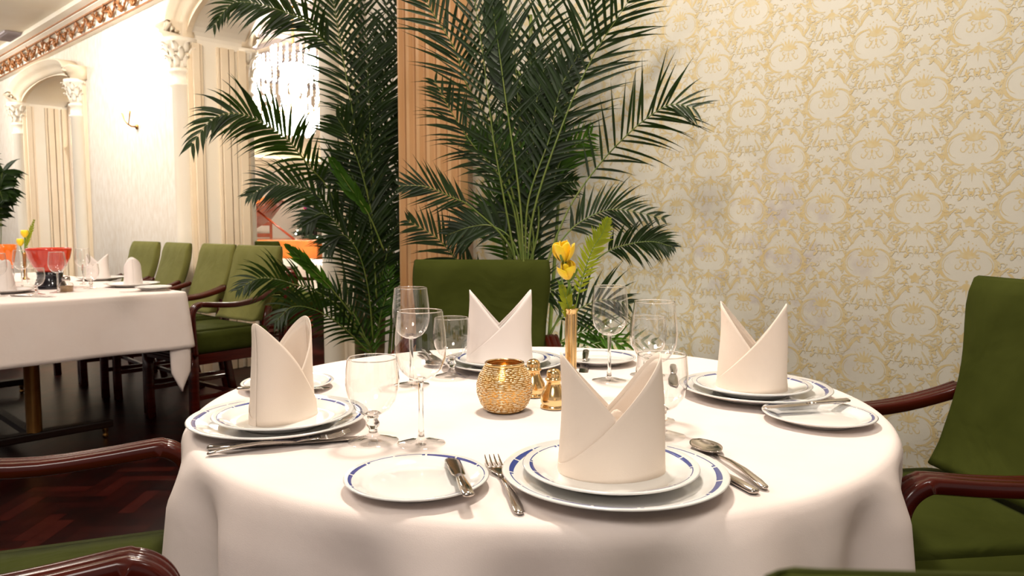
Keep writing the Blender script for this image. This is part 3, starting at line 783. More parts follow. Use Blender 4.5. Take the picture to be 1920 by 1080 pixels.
tag(o, 'white round tablecloth hanging in soft folds over the foreground table', 'tablecloth')
mz = TZ + .0008

# ---- long table on the left
LC = W(3.62, 1.57)   # near corner on the wall side
LS0, LS1, LN0, LN1 = 3.62, 5.95, .43, 1.57
t = empty('long_dining_table', W((LS0 + LS1) / 2, (LN0 + LN1) / 2, 0), RZW, 'long rectangular table under a white cloth at left', 'table')
hx, hy = (LS1 - LS0) / 2, (LN1 - LN0) / 2
mb = MB(); mb.box((-hx + .01, -hy + .01, .71), (hx - .01, hy - .01, .746)); mb.build('tabletop', M['darkwood'], t, bevel=.005)
for sx in (-1, 1):
    cx = sx * (hx - .42)
    mb = MB(); mb.lathe([(.033, .075), (.033, .70), (.06, .715)], 20, mx=Matrix.Translation((cx, 0, 0))); mb.build('brass_column', M['brass'], t)
    mb = MB(); mb.box((cx - .035, -.34, .055), (cx + .035, .34, .095)); mb.build('crossbar', M['darkwood'], t, bevel=.008)
    mb = MB(); mb.box((cx - .03, -.30, .68), (cx + .03, .30, .712)); mb.build('top_bearer', M['darkwood'], t, bevel=.008)
    for sy in (-1, 1):
        mb = MB(); mb.lathe([(.014, .055), (.014, .035), (.009, .03), (.013, .018), (.013, .004), (.006, 0)], 14, cap1=True, mx=Matrix.Translation((cx, sy * .31, 0))); mb.build('brass_foot', M['brass'], t)
mb = MB(); mb.box((-hx + .4, -.02, .06), (hx - .4, .02, .09)); mb.build('floor_rail', M['darkwood'], t)
def longcloth():
    """rectangular cloth: flat top, four hanging sides, and a folded tail at each corner"""
    mb = MB(); D = .27
    N1, N2 = 60, 36
    def P(x, y, z): return (x, y, z)
    per = []
    # perimeter points with outward normal, rounded corners
    rc = .03
    segs = rr(hx, hy, rc, 6)
    dense = []
    for i in range(len(segs)):
        a = Vector((*segs[i], 0)); b = Vector((*segs[(i+1) % len(segs)], 0)); n_ = max(1, int((b - a).length / .03))
        for k in range(n_): dense.append(a + (b - a) * k / n_)
    N = len(dense); rings = []
    for lv in range(16):
        t_ = lv / 15
        ring = []
        for i, p in enumerate(dense):
            tn = (dense[(i+1) % N] - dense[i-1]).normalized(); nn = Vector((tn.y, -tn.x, 0))
            corner = max(0, 1 - min((p - Vector((sx*hx, sy*hy, 0))).length for sx in (-1, 1) for sy in (-1, 1)) / .14)
            sh = .012
            dd = D * t_
            if lv == 0: out, z = -.012, .7505
            elif lv == 1: out, z = -.003, .7495
            elif lv == 2: out, z = .002, .744
            else:
                dd = (lv - 2) / 13 * (D - .006) ; z = .744 - dd
                out = .003 + dd * .05 + .012 * t_ * math.sin(i * .21) + .006 * t_ * math.sin(i * .47 + 1) + corner * dd * .03
            q = p + nn * out; ring.append((q.x, q.y, z))
        rings.append(ring)
    mb.loft(rings, caps=False)
    mb.add(rings[0], [tuple(range(N))], smooth=False)
    # folded tail hanging from the near wall-side corner
    for sx, sy in ((1, 1), (1, -1), (-1, 1), (-1, -1)):
        rg = []
        for k in range(9):
            t_ = k / 8; z = .52 - .25 * t_; w_ = .052 * (1 - .15 * t_) if t_ < .62 else .052 * .9 * (1 - (t_ - .62) / .38 * .96)
            cx, cy = sx * (hx - .055 + .01 * t_), sy * (hy + .020)
            cx = sx * (hx + .006); cy = sy * (hy - .05)
            ring = []
            for q in range(9):
                a = -1.35 + 2.7 * q / 8
                ring.append((cx + sx * .016 * math.cos(a), cy + w_ * math.sin(a) / .98, z))
            rg.append(ring)
        mb.loft(rg, closed=False, caps=False)
    return mb
lc = longcloth().build('tablecloth', M['linen'], loc=W((LS0 + LS1) / 2, (LN0 + LN1) / 2, 0), rz=RZW, solid=.0012)
tag(lc, 'white rectangular tablecloth with a hanging corner tail on the long table', 'tablecloth')

# ================================================================ TABLEWARE
def lathe_obj(name, prof, mat, parent=None, loc=None, n=40, rz=0, solid=0, caps=(0, 0)):
    mb = MB(); mb.lathe(prof, n, cap0=caps[0], cap1=caps[1]); return mb.build(name, mat, parent, loc, rz, solid=solid)
def plate_prof(Rr, h, foot):
    return [(0, .004), (foot, .004), (foot + .003, 0), (foot + .007, 0), (foot + .010, .004), (Rr * .80, h * .45), (Rr - .002, h - .003), (Rr, h - .0015), (Rr - .002, h),
            (Rr * .86, h * .78), (Rr * .76, h * .52), (Rr * .70, h * .36), (Rr * .64, .0068), (0, .0062)]
protos = {}
def plate(kind, loc, label, group, rz=0):
    if kind not in protos:
        Rr, h, ft, mt, nm = {'big': (.1375, .021, .075, 'china_big', 'dinner_plate'), 'mid': (.108, .018, .060, 'china_mid', 'salad_plate'),
                         'small': (.088, .016, .048, 'china_small', 'bread_plate')}[kind]
        o = lathe_obj(nm, plate_prof(Rr, h, ft), M[mt], n=96); protos[kind] = o
    else: o = protos[kind].copy(); COL.objects.link(o)
    o.location = loc; o.rotation_euler.z = rz
    return tag(o, label, 'plate', group)
def napkin(loc, rz, label, cat='napkin', white=False, hgt=.150, lean=0, seed=0, wa=.064, wb=.044, group=None, mirror=False):
    """mitre fold: two pointed halves wrapped into a tube, the right one lapping over the left"""
    mb = MB(); nx, nz = 36, 14; H = hgt; h0 = .010
    def panel(flip, off, side, zcut=0.0, hdrop=0.0):
        vs = []; fs = []
        for i in range(nx + 1):
            a = i / nx; q0 = (1 - math.cos(PI * a)) / 2; q = 1 - q0 if flip else q0
            top = max(h0, h0 + (H - h0) * (1 - q) - hdrop - .006 * math.sin(PI * q))
            for j in range(nz + 1):
                t = j / nz; z = zcut + (top - zcut) * t if top > zcut else top * t
                fl = 1 + .05 * (1 - z / H) ** 2 - .03 * (z / H)
                ang = PI * a
                off_ = off * math.sin(ang) ** .5
                x = -(wa * fl + off_) * math.cos(ang)
                y = side * ((wb - .006 * (z / H)) * fl + off_) * max(0, math.sin(ang))
                y += side * .0035 * math.sin(5 * a + seed + 4 * z / H) * math.sin(ang)
                x += .003 * math.sin(seed + 30 * z) * (z / H)
                vs.append((x + lean * z, y, z))
        for i in range(nx):
            for j in range(nz):
                k = i * (nz + 1) + j; fs.append((k, k + nz + 1, k + nz + 2, k + 1))
        mb.add(vs, fs)
    for side in (-1, 1):
        panel(side > 0, 0, side); panel(side < 0, .0028, side); panel(side > 0, -.0026, side, 0, .008); panel(side < 0, .0006, side, 0, .007)
    # tucked cloth seen down in the notch
    def tuck(u, v):
        a = u * 2 - 1
        return (a * wa * .85, .010 * math.sin(a * 4 + seed) + .008 * v, v * (H * .47 + .004 * math.sin(a * 11 + seed) - .018 * a * a))
    mb.grid(tuck, 24, 8)
    if mirror: mb.v = [(-x, y, z) for x, y, z in mb.v]
    o = mb.build('folded_napkin', M['napkin_white' if white else 'napkin'], loc=loc, rz=rz, recalc=False, solid=.0014)
    return tag(o, label, cat, group)
def strip(mb, secs, n=10, **k):
    """lofted metal bar; secs: (x, y, z, half width, half thickness)"""
    rings = []
    for i, (x, y, z, w_, h_) in enumerate(secs):
        a = secs[min(i+1, len(secs)-1)]; b = secs[max(i-1, 0)]
        t_ = Vector((a[0]-b[0], a[1]-b[1], 0)).normalized(); sd = Vector((-t_.y, t_.x, 0))
        rings.append([(x + sd.x*w_*math.cos(2*PI*q/n), y + sd.y*w_*math.cos(2*PI*q/n), z + h_*math.sin(2*PI*q/n)) for q in range(n)])
    mb.loft(rings, **k)
def handle_secs(x0, x1, bow=.004):
    L = x1 - x0; out = []
    for t_, w_, h_ in ((0, .0026, .0012), (.03, .0058, .0020), (.15, .0066, .0024), (.4, .0052, .0026), (.65, .0036, .0026), (.85, .0028, .0024), (1, .0026, .0020)):
        out.append((x0 + L * t_, 0, .003 + bow * math.sin(PI * t_) * 1.4, w_, h_))
    return out
def cutlery(kind, a, b, label, group, flip=False, z=None, zb=None):
    """a: point at the handle end, b: point at the tip; mesh along local +x"""
    a = Vector(a); b = Vector(b); L = Vector((b.x-a.x, b.y-a.y, 0)).length
    key = kind
    if key not in protos:
        mb = MB()
        if kind == 'fork':
            o_l = .195; strip(mb, handle_secs(0, .118))
            rings = [(.118, 0, .0032, .0026, .002), (.128, 0, .0042, .0040, .0017), (.136, 0, .0052, .0085, .0014), (.146, 0, .0056, .0115, .0013), (.153, 0, .0052, .0118, .0012)]
            strip(mb, rings)
            for k in range(4):
                y = -.0093 + .0062 * k
                strip(mb, [(.151, y, .0052, .0021, .0012), (.165, y, .0036, .0017, .0011), (.180, y, .0052, .0015, .001), (.195, y * .97, .0095, .0006, .0006)], n=6)
            root = mb.build('dinner_fork', M['steel'])
        elif kind == 'spoon':
            o_l = .195; strip(mb, handle_secs(0, .135))
            rings = []
            for k in range(15):
                t_ = k / 14; x = .131 + .064 * t_; w_ = .021 * (math.sin(PI * min(1, max(.03, t_ * .93 + .035))) ** .62); dp = -.0068 * math.sin(PI * t_) ** .8
                row = []
                for q in range(11):
                    v = -1 + 2 * q / 10; row.append((x, v * w_, .0085 + dp * (1 - v * v)))
                rings.append(row)
            under = [[(p[0], p[1], p[2] - .0013) for p in r][::-1] for r in rings]
            mb.loft([r + u for r, u in zip(rings, under)])
            root = mb.build('soup_spoon', M['steel'])
        elif kind == 'knife':
            o_l = .225; strip(mb, [(0, 0, .0045, .0035, .0018), (.004, 0, .0045, .0075, .0036), (.03, 0, .0048, .0082, .0042), (.07, 0, .0046, .0066, .0036), (.095, 0, .0040, .0056, .0030), (.102, 0, .0036, .0060, .0026)])
            strip(mb, [(.100, 0, .0035, .0052, .0016), (.108, 0, .0035, .0078, .0011), (.15, 0, .0035, .0100, .0009), (.19, .0005, .0035, .0100, .0008), (.212, .002, .0035, .0072, .0007), (.225, .006, .0035, .0010, .0004)])
            root = mb.build('dinner_knife', M['steel'])
        else:
            o_l = .165; strip(mb, [(0, 0, .0045, .0040, .0018), (.003, 0, .0045, .0072, .0034), (.03, 0, .0046, .0076, .0038), (.065, 0, .0044, .0060, .0032), (.080, 0, .0040, .0052, .0028)])
            strip(mb, [(.078, 0, .0036, .0046, .0014), (.085, 0, .0036, .0085, .0010), (.12, 0, .0036, .0098, .0009), (.150, 0, .0036, .0100, .0008), (.161, .001, .0036, .0078, .0007), (.165, .003, .0036, .001, .0004)])
            root = mb.build('butter_knife', M['steel'])
        protos[key] = (root, o_l); o = root
    else:
        o = protos[key][0].copy(); COL.objects.link(o)
    o_l = protos[key][1]
    o.location = a; d = (b - a)
    q = Matrix.Rotation(math.atan2(d.y, d.x), 4, 'Z') @ Matrix.Rotation(-math.atan2(d.z, math.hypot(d.x, d.y)), 4, 'Y')
    if flip: q = q @ Matrix.Scale(-1, 4, (0, 1, 0))
    mw = Matrix.Translation(a) @ q
    o.matrix_world = mw
    o.location = mw.to_translation()
    return tag(o, label, {'fork': 'fork', 'spoon': 'spoon'}.get(kind, 'knife'), group)
def glassware(kind, loc, label, group):
    if kind in protos:
        return copy_tree(protos[kind], loc, 0, label, group)
    if kind == 'wine':
        root = empty('wine_glass', loc, 0, label, 'glass', group)
        bowl = [(.0045, .094), (.012, .0955), (.022, .101), (.031, .112), (.0365, .128), (.0375, .142), (.0365, .160), (.0345, .178), (.0328, .193), (.0325, .1945)]
        inner = [(.0316, .1945), (.0333, .178), (.0354, .160), (.0364, .142), (.0355, .129), (.030, .114), (.021, .1035), (.012, .0985), (.0, .0975)]
        stem = [(.0045, .0955), (.0042, .090), (.0036, .075), (.0034, .050), (.0036, .025), (.0052, .010), (.008, .0065)]
        foot = [(.008, .0066), (.020, .0042), (.034, .0022), (.0352, .0012), (.034, .0003), (.0, .0003)]
    else:
        root = empty('water_goblet', loc, 0, label, 'glass', group)
        bowl = [(.008, .040), (.016, .0425), (.026, .050), (.0345, .063), (.0385, .080), (.0392, .094), (.0378, .110), (.0362, .123), (.036, .1245)]
        inner = [(.0351, .1245), (.0367, .110), (.038, .094), (.0373, .081), (.0333, .065), (.025, .0535), (.015, .048), (.0, .0465)]
        stem = [(.008, .0405), (.0085, .037), (.0065, .034), (.0095, .029), (.0095, .025), (.0060, .020), (.0065, .014), (.010, .009)]
        foot = [(.010, .0092), (.022, .0055), (.035, .0028), (.037, .0014), (.0355, .0003), (.0, .0003)]
    lathe_obj('bowl', bowl + [], M['thinglass'], root, n=56)
    # thick rim and thick bottom of the bowl are solid glass
    rimr, rimz = bowl[-1]
    mb = MB(); mb.tube([(rimr*.985*math.cos(2*PI*k/56), rimr*.985*math.sin(2*PI*k/56), rimz) for k in range(57)], .0009, 6, caps=False); mb.build('rim', M['glass'], root)
    lathe_obj('stem', stem[::-1] + [(bowl[1][0]*.8, bowl[1][1] - .001), (bowl[1][0]*.5, bowl[1][1] + .0025), (0, bowl[1][1] + .003)], M['glass'], root, n=24)
    lathe_obj('foot', foot[:-2], M['thinglass'], root, n=56)
    protos[kind] = root
    return root

GS = lambda k: {'f': 'front place setting', 'l': 'left place setting', 'b': 'back place setting', 'r': 'right place setting'}[k]
gp, gn, gc, gg = 'blue-rimmed plates on the round table', 'mitre folded napkins on the round table', 'cutlery on the round table', 'glasses on the round table'
def onT(px, py, z=mz): return at_z(px, py, z)
for key, (bx, by), (mx_, my), (nx_, ny), nrz, words in (
    ('f', (1151, 890), (1147, 874), (1151, 866), 4, 'front, nearest the camera'),
    ('l', (524, 786), (532, 776), (530, 768), -74, 'left'),
    ('b', (945, 680), (940, 672), (938, 668), 2, 'back, before the green chair'),
    ('r', (1414, 730), (1407, 720), (1411, 714), 12, 'right, near the damask wall')):
    pb = onT(bx, by, mz + .012); pb.z = mz
    plate('big', pb, {'f': 'large blue-rimmed dinner plate at the front, nearest the camera', 'l': 'large blue-rimmed dinner plate at the left of the round table',
                      'b': 'large blue-rimmed dinner plate at the back, in front of the green chair', 'r': 'large blue-rimmed dinner plate at the right, near the damask wall'}[key], gp, rz=nrz)
    pm = Vector((pb.x, pb.y, mz + .0085)) + Vector({'f': (-.004, .004, 0), 'l': (.008, -.002, 0), 'b': (-.004, 0, 0), 'r': (-.006, 0, 0)}[key])
    plate('mid', pm, {'f': 'smaller plate stacked on the front dinner plate, under the nearest napkin', 'l': 'smaller plate stacked on the left dinner plate',
                      'b': 'smaller plate stacked on the back dinner plate', 'r': 'smaller plate stacked on the right dinner plate'}[key], gp, rz=nrz + .6)
    pn = Vector((pm.x, pm.y, pm.z + .0066)) + Vector({'f': (.002, .006, 0), 'l': (0, 0, 0), 'b': (-.006, .01, 0), 'r': (.002, .004, 0)}[key])
    napkin(pn, R({'f': 0, 'l': 64, 'b': 2, 'r': -24}[key]), {'f': 'cream napkin folded into two points on the front plate, nearest the camera', 'l': 'cream napkin folded into a pointed hood on the left plate',
                      'b': 'pale napkin folded into two sharp points before the green chair', 'r': 'cream napkin folded into two points at right, against the damask wall'}[key],
           seed={'f': 0, 'l': 2, 'b': 4, 'r': 5}[key], hgt={'f': .147, 'l': .156, 'b': .160, 'r': .160}[key], wb=(.038 if key == 'l' else .044), wa={'f': .062, 'l': .056, 'b': .070, 'r': .060}[key], group=gn, mirror=(key == 'l'), white=(key == 'b'), lean={'f': .0, 'l': 0, 'b': 0, 'r': 0}[key])
# bread plates
plate('small', onT(782, 912) , 'small blue-rimmed bread plate at the front left of the table', gp, .5)
plate('small', onT(540, 728), 'small bread plate at far left, half hidden behind the left napkin', gp, 1.5)
plate('small', onT(1121, 680), 'small bread plate at the back, beside the flower vase', gp, 2.2)
plate('small', onT(1534, 790), 'small bread plate at the right edge of the round table', gp, 3.0)
# cutlery
h_ = .0
def pp(px, py, z): return at_z(px, py, z)
cutlery('butter', pp(879, 936, mz + .018), pp(846, 864, mz + .010), 'butter knife lying on the front left bread plate', gc)
cutlery('fork', pp(975, 968, mz), pp(922, 866, mz), 'dinner fork lying between the front bread plate and dinner plate', gc)
cutlery('knife', pp(1418, 930, mz), pp(1305, 868, mz), 'table knife at the right of the front plate, under the spoon', gc)
cutlery('spoon', pp(1436, 920, mz + .001), pp(1310, 836, mz + .001), 'soup spoon at the right of the front dinner plate', gc)
cutlery('knife', pp(388, 845, mz), pp(612, 829, mz), 'table knife lying in front of the left dinner plate', gc)
cutlery('fork', pp(388, 855, mz + .001), pp(612, 824, mz + .008), 'fork crossed over the knife in front of the left dinner plate', gc)
cutlery('butter', pp(444, 733, mz + .018), pp(610, 731, mz + .014), 'butter knife on the far left bread plate, behind the left napkin', gc)
cutlery('butter', pp(1099, 660, mz + .020), pp(1096, 684, mz + .006), 'butter knife on the back bread plate beside the vase', gc)
cutlery('butter', pp(1592, 755, mz + .018), pp(1432, 768, mz + .016), 'butter knife laid across the right bread plate', gc)
cutlery('fork', pp(1058, 702, mz), pp(1040, 678, mz), 'fork between the back dinner plate and the back bread plate', gc)
cutlery('knife', pp(792, 656, mz), pp(858, 706, mz), 'table knife at the left of the back dinner plate', gc)
cutlery('spoon', pp(786, 664, mz + .001), pp(846, 712, mz + .001), 'spoon at the left of the back dinner plate, behind the goblet', gc)
cutlery('knife', pp(1262, 688, mz), pp(1262, 742, mz), 'table knife at the left of the right dinner plate, behind the glasses', gc)
# glasses
glassware('wine', onT(790, 832), 'tall wine glass at the centre left, in front of another wine glass', gg)
glassware('goblet', onT(700, 828), 'short stemmed water goblet between the left plate and the wine glass', gg)
glassware('wine', onT(772, 722), 'wine glass standing behind the tall centre left wine glass', gg)
glassware('goblet', onT(847, 706), 'water goblet beside the back plate, before the green chair', gg)
glassware('wine', onT(1142, 714), 'wine glass standing alone against the damask wall, right of the vase', gg)
glassware('goblet', onT(1214, 704), 'water goblet seen through the wine glass behind the front napkin', gg)
glassware('wine', onT(1224, 788), 'wine glass behind the right point of the front napkin', gg)
glassware('goblet', onT(1239, 818), 'water goblet half hidden behind the right edge of the front napkin', gg)

# candle holder of golden mosaic dashes
cl = onT(946, 770); 
root = empty('candle_holder', (cl.x, cl.y, mz), 0, 'round golden mosaic candle holder on the round table', 'candle holder')
prof = [(0, 0), (.026, 0), (.032, .003), (.041, .016), (.0465, .033), (.0470, .047), (.043, .062), (.036, .074), (.0335, .079), (.033, .083)]
inn = [(.031, .083), (.0315, .078), (.040, .062), (.0445, .047), (.044, .033), (.039, .018), (.03, .007), (0, .006)]
lathe_obj('holder_body', prof + inn, simple('amber_gold_glass', (.72, .36, .07), .2, .75, (.80, .45, .12), 30), root, n=48)
mb = MB(); random.seed(8)
def prz(z):
    for (r0, z0), (r1, z1) in zip(prof[1:], prof[2:]):
        if z0 <= z <= z1: return r0 + (r1 - r0) * (z - z0) / (z1 - z0 + 1e-9)
    return .033
z = .006
while z < .080:
    a = random.uniform(0, 1); end = a + 2 * PI
    while a < end:
        da = random.uniform(.12, .42); a1 = min(a + da, end); dz = random.uniform(-.0006, .0006)
        pts = [(prz(z) * math.cos(q) * 1.012, prz(z) * math.sin(q) * 1.012, z + dz) for q in (a + .015, a + (a1-a)*.35, a + (a1-a)*.7, a1 - .02)]
        mb.tube(pts, [.0006, .0012, .0012, .0006], 5); a = a1
    z += .0030
mb.build('mosaic_dashes', simple('pale_gold_beads', (.90, .78, .56), .2, .55, (.95, .66, .30), 60), root)
lathe_obj('rim', [(.0335, .081), (.034, .083), (.0335, .085), (.031, .085), (.0305, .083), (.031, .081)], M['gold'], root)
# salt and pepper shakers
def shaker(loc, label):
    if 'shaker' in protos: return copy_tree(protos['shaker'], loc, 1.0, label)
    root = empty('pepper_shaker', loc, 0, label, 'shaker', 'gold shakers by the candle holder')
    lathe_obj('shaker_body', [(0, 0), (.0225, 0), (.0235, .002), (.0225, .0045), (.0205, .006), (.0225, .010), (.0232, .016), (.0215, .024), (.0165, .033), (.0130, .040), (.0120, .046), (.0135, .048)], M['gold'], root, n=36)
    lathe_obj('shaker_cap', [(.0135, .048), (.0150, .049), (.0152, .051), (.0135, .0525), (.0120, .054), (.0128, .059), (.0118, .064), (.0080, .068), (.0040, .0695), (0, .070)], M['gold'], root, n=36)
    mb = MB()
    for k in range(6): mb.ball((.006*math.cos(k*PI/3), .006*math.sin(k*PI/3), .0686), .0009, 6)
    mb.build('pour_holes', M['black'], root); protos['shaker'] = root
    return root
a = onT(1038, 764); shaker((a.x, a.y, mz), 'gold metal shaker right of the candle holder, partly behind the front napkin')
a = onT(1000, 742); shaker((a.x, a.y, mz), 'gold metal shaker standing just behind the candle holder')
# bud vase with two yellow roses and a fern leaf
va = at_z(1070, 735, mz); va = at_z(1070, 738, mz)
vroot = empty('bud_vase', (va.x, va.y, mz), 0, 'slim gold bud vase holding yellow roses at the middle of the table', 'vase')
lathe_obj('vase_body', [(0, 0), (.024, 0), (.025, .003), (.018, .007), (.011, .014), (.0102, .03), (.0105, .10), (.0108, .150), (.0108, .158), (.0125, .161)], M['gold'], vroot, n=30, solid=.001)
lathe_obj('vase_lip', [(.0122, .159), (.0134, .161), (.0126, .163), (.0112, .162)], M['gold'], vroot, n=30)
vd = va.y
def rose(px, py, sc, label, rz, tilt):
    top = at_y(px, py, vd); base = Vector((va.x, va.y, mz + .06)); mid = Vector((va.x, va.y, mz + .163)) + Vector(((top.x - va.x) * .25, 0, 0))
    root = empty('yellow_rose', top, rz, label, 'flower', 'yellow roses in the bud vase')
    mb = MB(); pts = [Vector(p) - top for p in catmull([base, mid, (mid + top) / 2 + Vector((0.003, 0, 0)), top - Vector((0, 0, .020 * sc))], 14)]
    inv = Matrix.Rotation(-rz, 4, 'Z'); mb.tube([inv @ p for p in pts], .0022, 8); mb.build('stem', M['rosestem'], root)
    for k in range(7):
        mb = MB(); r0 = (.006 + .0018 * k) * sc; hh = (.040 - .0012 * k) * sc; sp = 1.0 + .12 * (k > 3); a0 = k * 2.4
        def pet(u, v, r0=r0, hh=hh, a0=a0, k=k):
            a = a0 + (u - .5) * 2.3 * (1 - .25 * v); bulge = math.sin(PI * min(1, v * .62 + .08))
            r = r0 * (.25 + 1.0 * bulge) + (.004 * sc * (v ** 4) if k > 3 else 0)
            z = -.020 * sc + hh * v - .006 * sc * abs(u - .5) ** 2 * 4 * v
            return (r * math.cos(a), r * math.sin(a), z)
        mb.grid(pet, 10, 10); o = mb.build('petal', M['petal'], root, recalc=False, solid=.0006)
        o.rotation_euler = tilt
    mb = MB()
    for k in range(5):
        a = k * 1.257; mb.grid(lambda u, v, a=a: ((.004 + .012*math.sin(v*2.2)) * sc * math.cos(a + (u-.5)*.8*(1-v)), (.004 + .012*math.sin(v*2.2)) * sc * math.sin(a + (u-.5)*.8*(1-v)), (-.023 + .026 * v) * sc), 2, 6)
    mb.ball((0, 0, -.021 * sc), .0055 * sc, 8); o = mb.build('sepal', M['rosestem'], root, recalc=False); o.rotation_euler = tilt
    mb = MB()
    for sg, tt in ((-1, .5), (1, .62)):
        c = pts[int(tt * 13)]
        mb.grid(lambda u, v, sg=sg, c=c: (c.x + sg*(.024*v) , c.y + .002, c.z + .028*v + (u-.5)*.014*math.sin(PI*max(.02, min(.98, v)))), 4, 8)
    mb.build('leaf', M['rosestem'], root, recalc=False)
    return root
rose(1058, 470, 1.0, 'upper yellow rose bud in the gold vase', .4, (.15, -.12, 0))
rose(1064, 506, .88, 'lower yellow rose bud just under the upper one', 1.9, (-.25, -.35, 0))

# ================================================================ PLANTS
def frond_mesh(mb, pts, leaf, n=26, face=None, droop=.18, ang=(40, 62), start=.12, curl=0, rad=.004, wid=.0065, seed=0, keep=(1, 1), spread=1.0, lift=0.0, ntip=.25, mis=0):
    """a feather palm frond: tapering rachis and paired, slightly drooping blades"""
    rnd = random.Random(seed); P = catmull(pts, 60); tot = len(P)
    face = Vector(face or (0, -1, .15)).normalized()
    mb.tube(P[::2] + [P[-1]], [rad * (1 - .85 * i / (tot/2)) for i in range(len(P[::2]) + 1)], 6, mi=1)
    for i in range(n):
        t = start + (1 - start) * (i + .5) / n; k = min(int(t * (tot - 1)), tot - 2)
        p = P[k] + (P[k+1] - P[k]) * (t * (tot - 1) - k)
        T = (P[min(k+2, tot-1)] - P[max(k-1, 0)]).normalized()
        S = T.cross(face)
        if S.length < .2: S = T.cross(Vector((1, 0, 0)))
        S.normalize(); Nf = S.cross(T).normalized()
        q = (t - start) / (1 - start)
        Lf = leaf * (min(1, .55 + q * 2.2)) * (1 if q < .55 else 1 - (q - .55) / .45 * (1 - ntip))
        for sd in (-1, 1):
            if keep[0 if sd < 0 else 1] < rnd.random(): continue
            a = R(ang[0] + (ang[1] - ang[0]) * q + rnd.uniform(-7, 7)); L = Lf * rnd.uniform(.85, 1.08)
            out = (S * sd * spread * math.cos(a) + T * math.sin(a) + Nf * (lift + rnd.uniform(-.16, .16))).normalized()
            K = 5; c = p.copy(); d = out.copy(); vs = []
            wv0 = None
            for j in range(K + 1):
                u = j / K
                ww = wid * (.35 + .65 * math.sin(PI * min(1, u * 1.15 + .12)) ) * (1 if u < .75 else (1 - u) / .25 * .9 + .03)
                wv = d.cross(Nf + Vector((rnd.uniform(-.01,.01), 0, 0)))
                if wv.length < .05: wv = d.cross(T)
                wv.normalize(); mid = d.cross(wv).normalized() * ww * .35
                vs += [tuple(c - wv * ww), tuple(c + mid), tuple(c + wv * ww)]
                c = c + d * (L / K); d = (d + Vector((0, 0, -1)) * droop * (.5 + u) * .55).normalized()
            fs = []
            for j in range(K):
                b = j * 3; fs += [(b, b+1, b+4, b+3), (b+1, b+2, b+5, b+4)]
            mb.add(vs, fs, mi=0)
    return mb
def palm(root, fronds, Y, mats, frondname='frond'):
    for i, f in enumerate(fronds):
        px = f['p']; yy = f.get('y', Y); dy = f.get('dy', 0.0); n_ = len(px)
        nm = f.get('nmax', root.get('nm', 9))
        def wallcap(x, Y_): return min(Y_, nm / ((x - 960) / F * NV.x + NV.y))
        pts = [at_y(x, y, wallcap(x, yy + dy * (k / (n_ - 1)) + f.get('bow', 0) * math.sin(PI * k / (n_ - 1)))) for k, (x, y) in enumerate(px)]
        kw = {k: v for k, v in f.items() if k not in ('p', 'y', 'dy', 'bow', 'lite')}
        kw['seed'] = i + 1
        a0, a1 = kw.get('ang', (40, 62))
        if a1 < 68: kw['ang'] = (max(a0, 38) , max(a1, 58))
        kw['wid'] = kw.get('wid', .0065) * .80; kw['n'] = int(kw.get('n', 26) * .85)
        mb = MB(); frond_mesh(mb, [p - root.location for p in pts], **kw)
        mb.build(frondname, [M['leaflite' if f.get('lite') else 'leaf'], M['stemgreen']], root, recalc=False)
def pot(root, r, h, taper=.8):
    lathe_obj('plant_pot', [(0, 0), (r*taper, 0), (r*taper*1.02, .01), (r*.96, h-.05), (r, h-.045), (r*1.02, h-.01), (r, h), (r*.94, h), (r*.93, h-.05)], M['pot'], root, n=40)
    mb = MB(); mb.lathe([(0, h-.045), (r*.5, h-.04), (r*.93, h-.05)], 30); mb.build('soil', M['soil'], root)

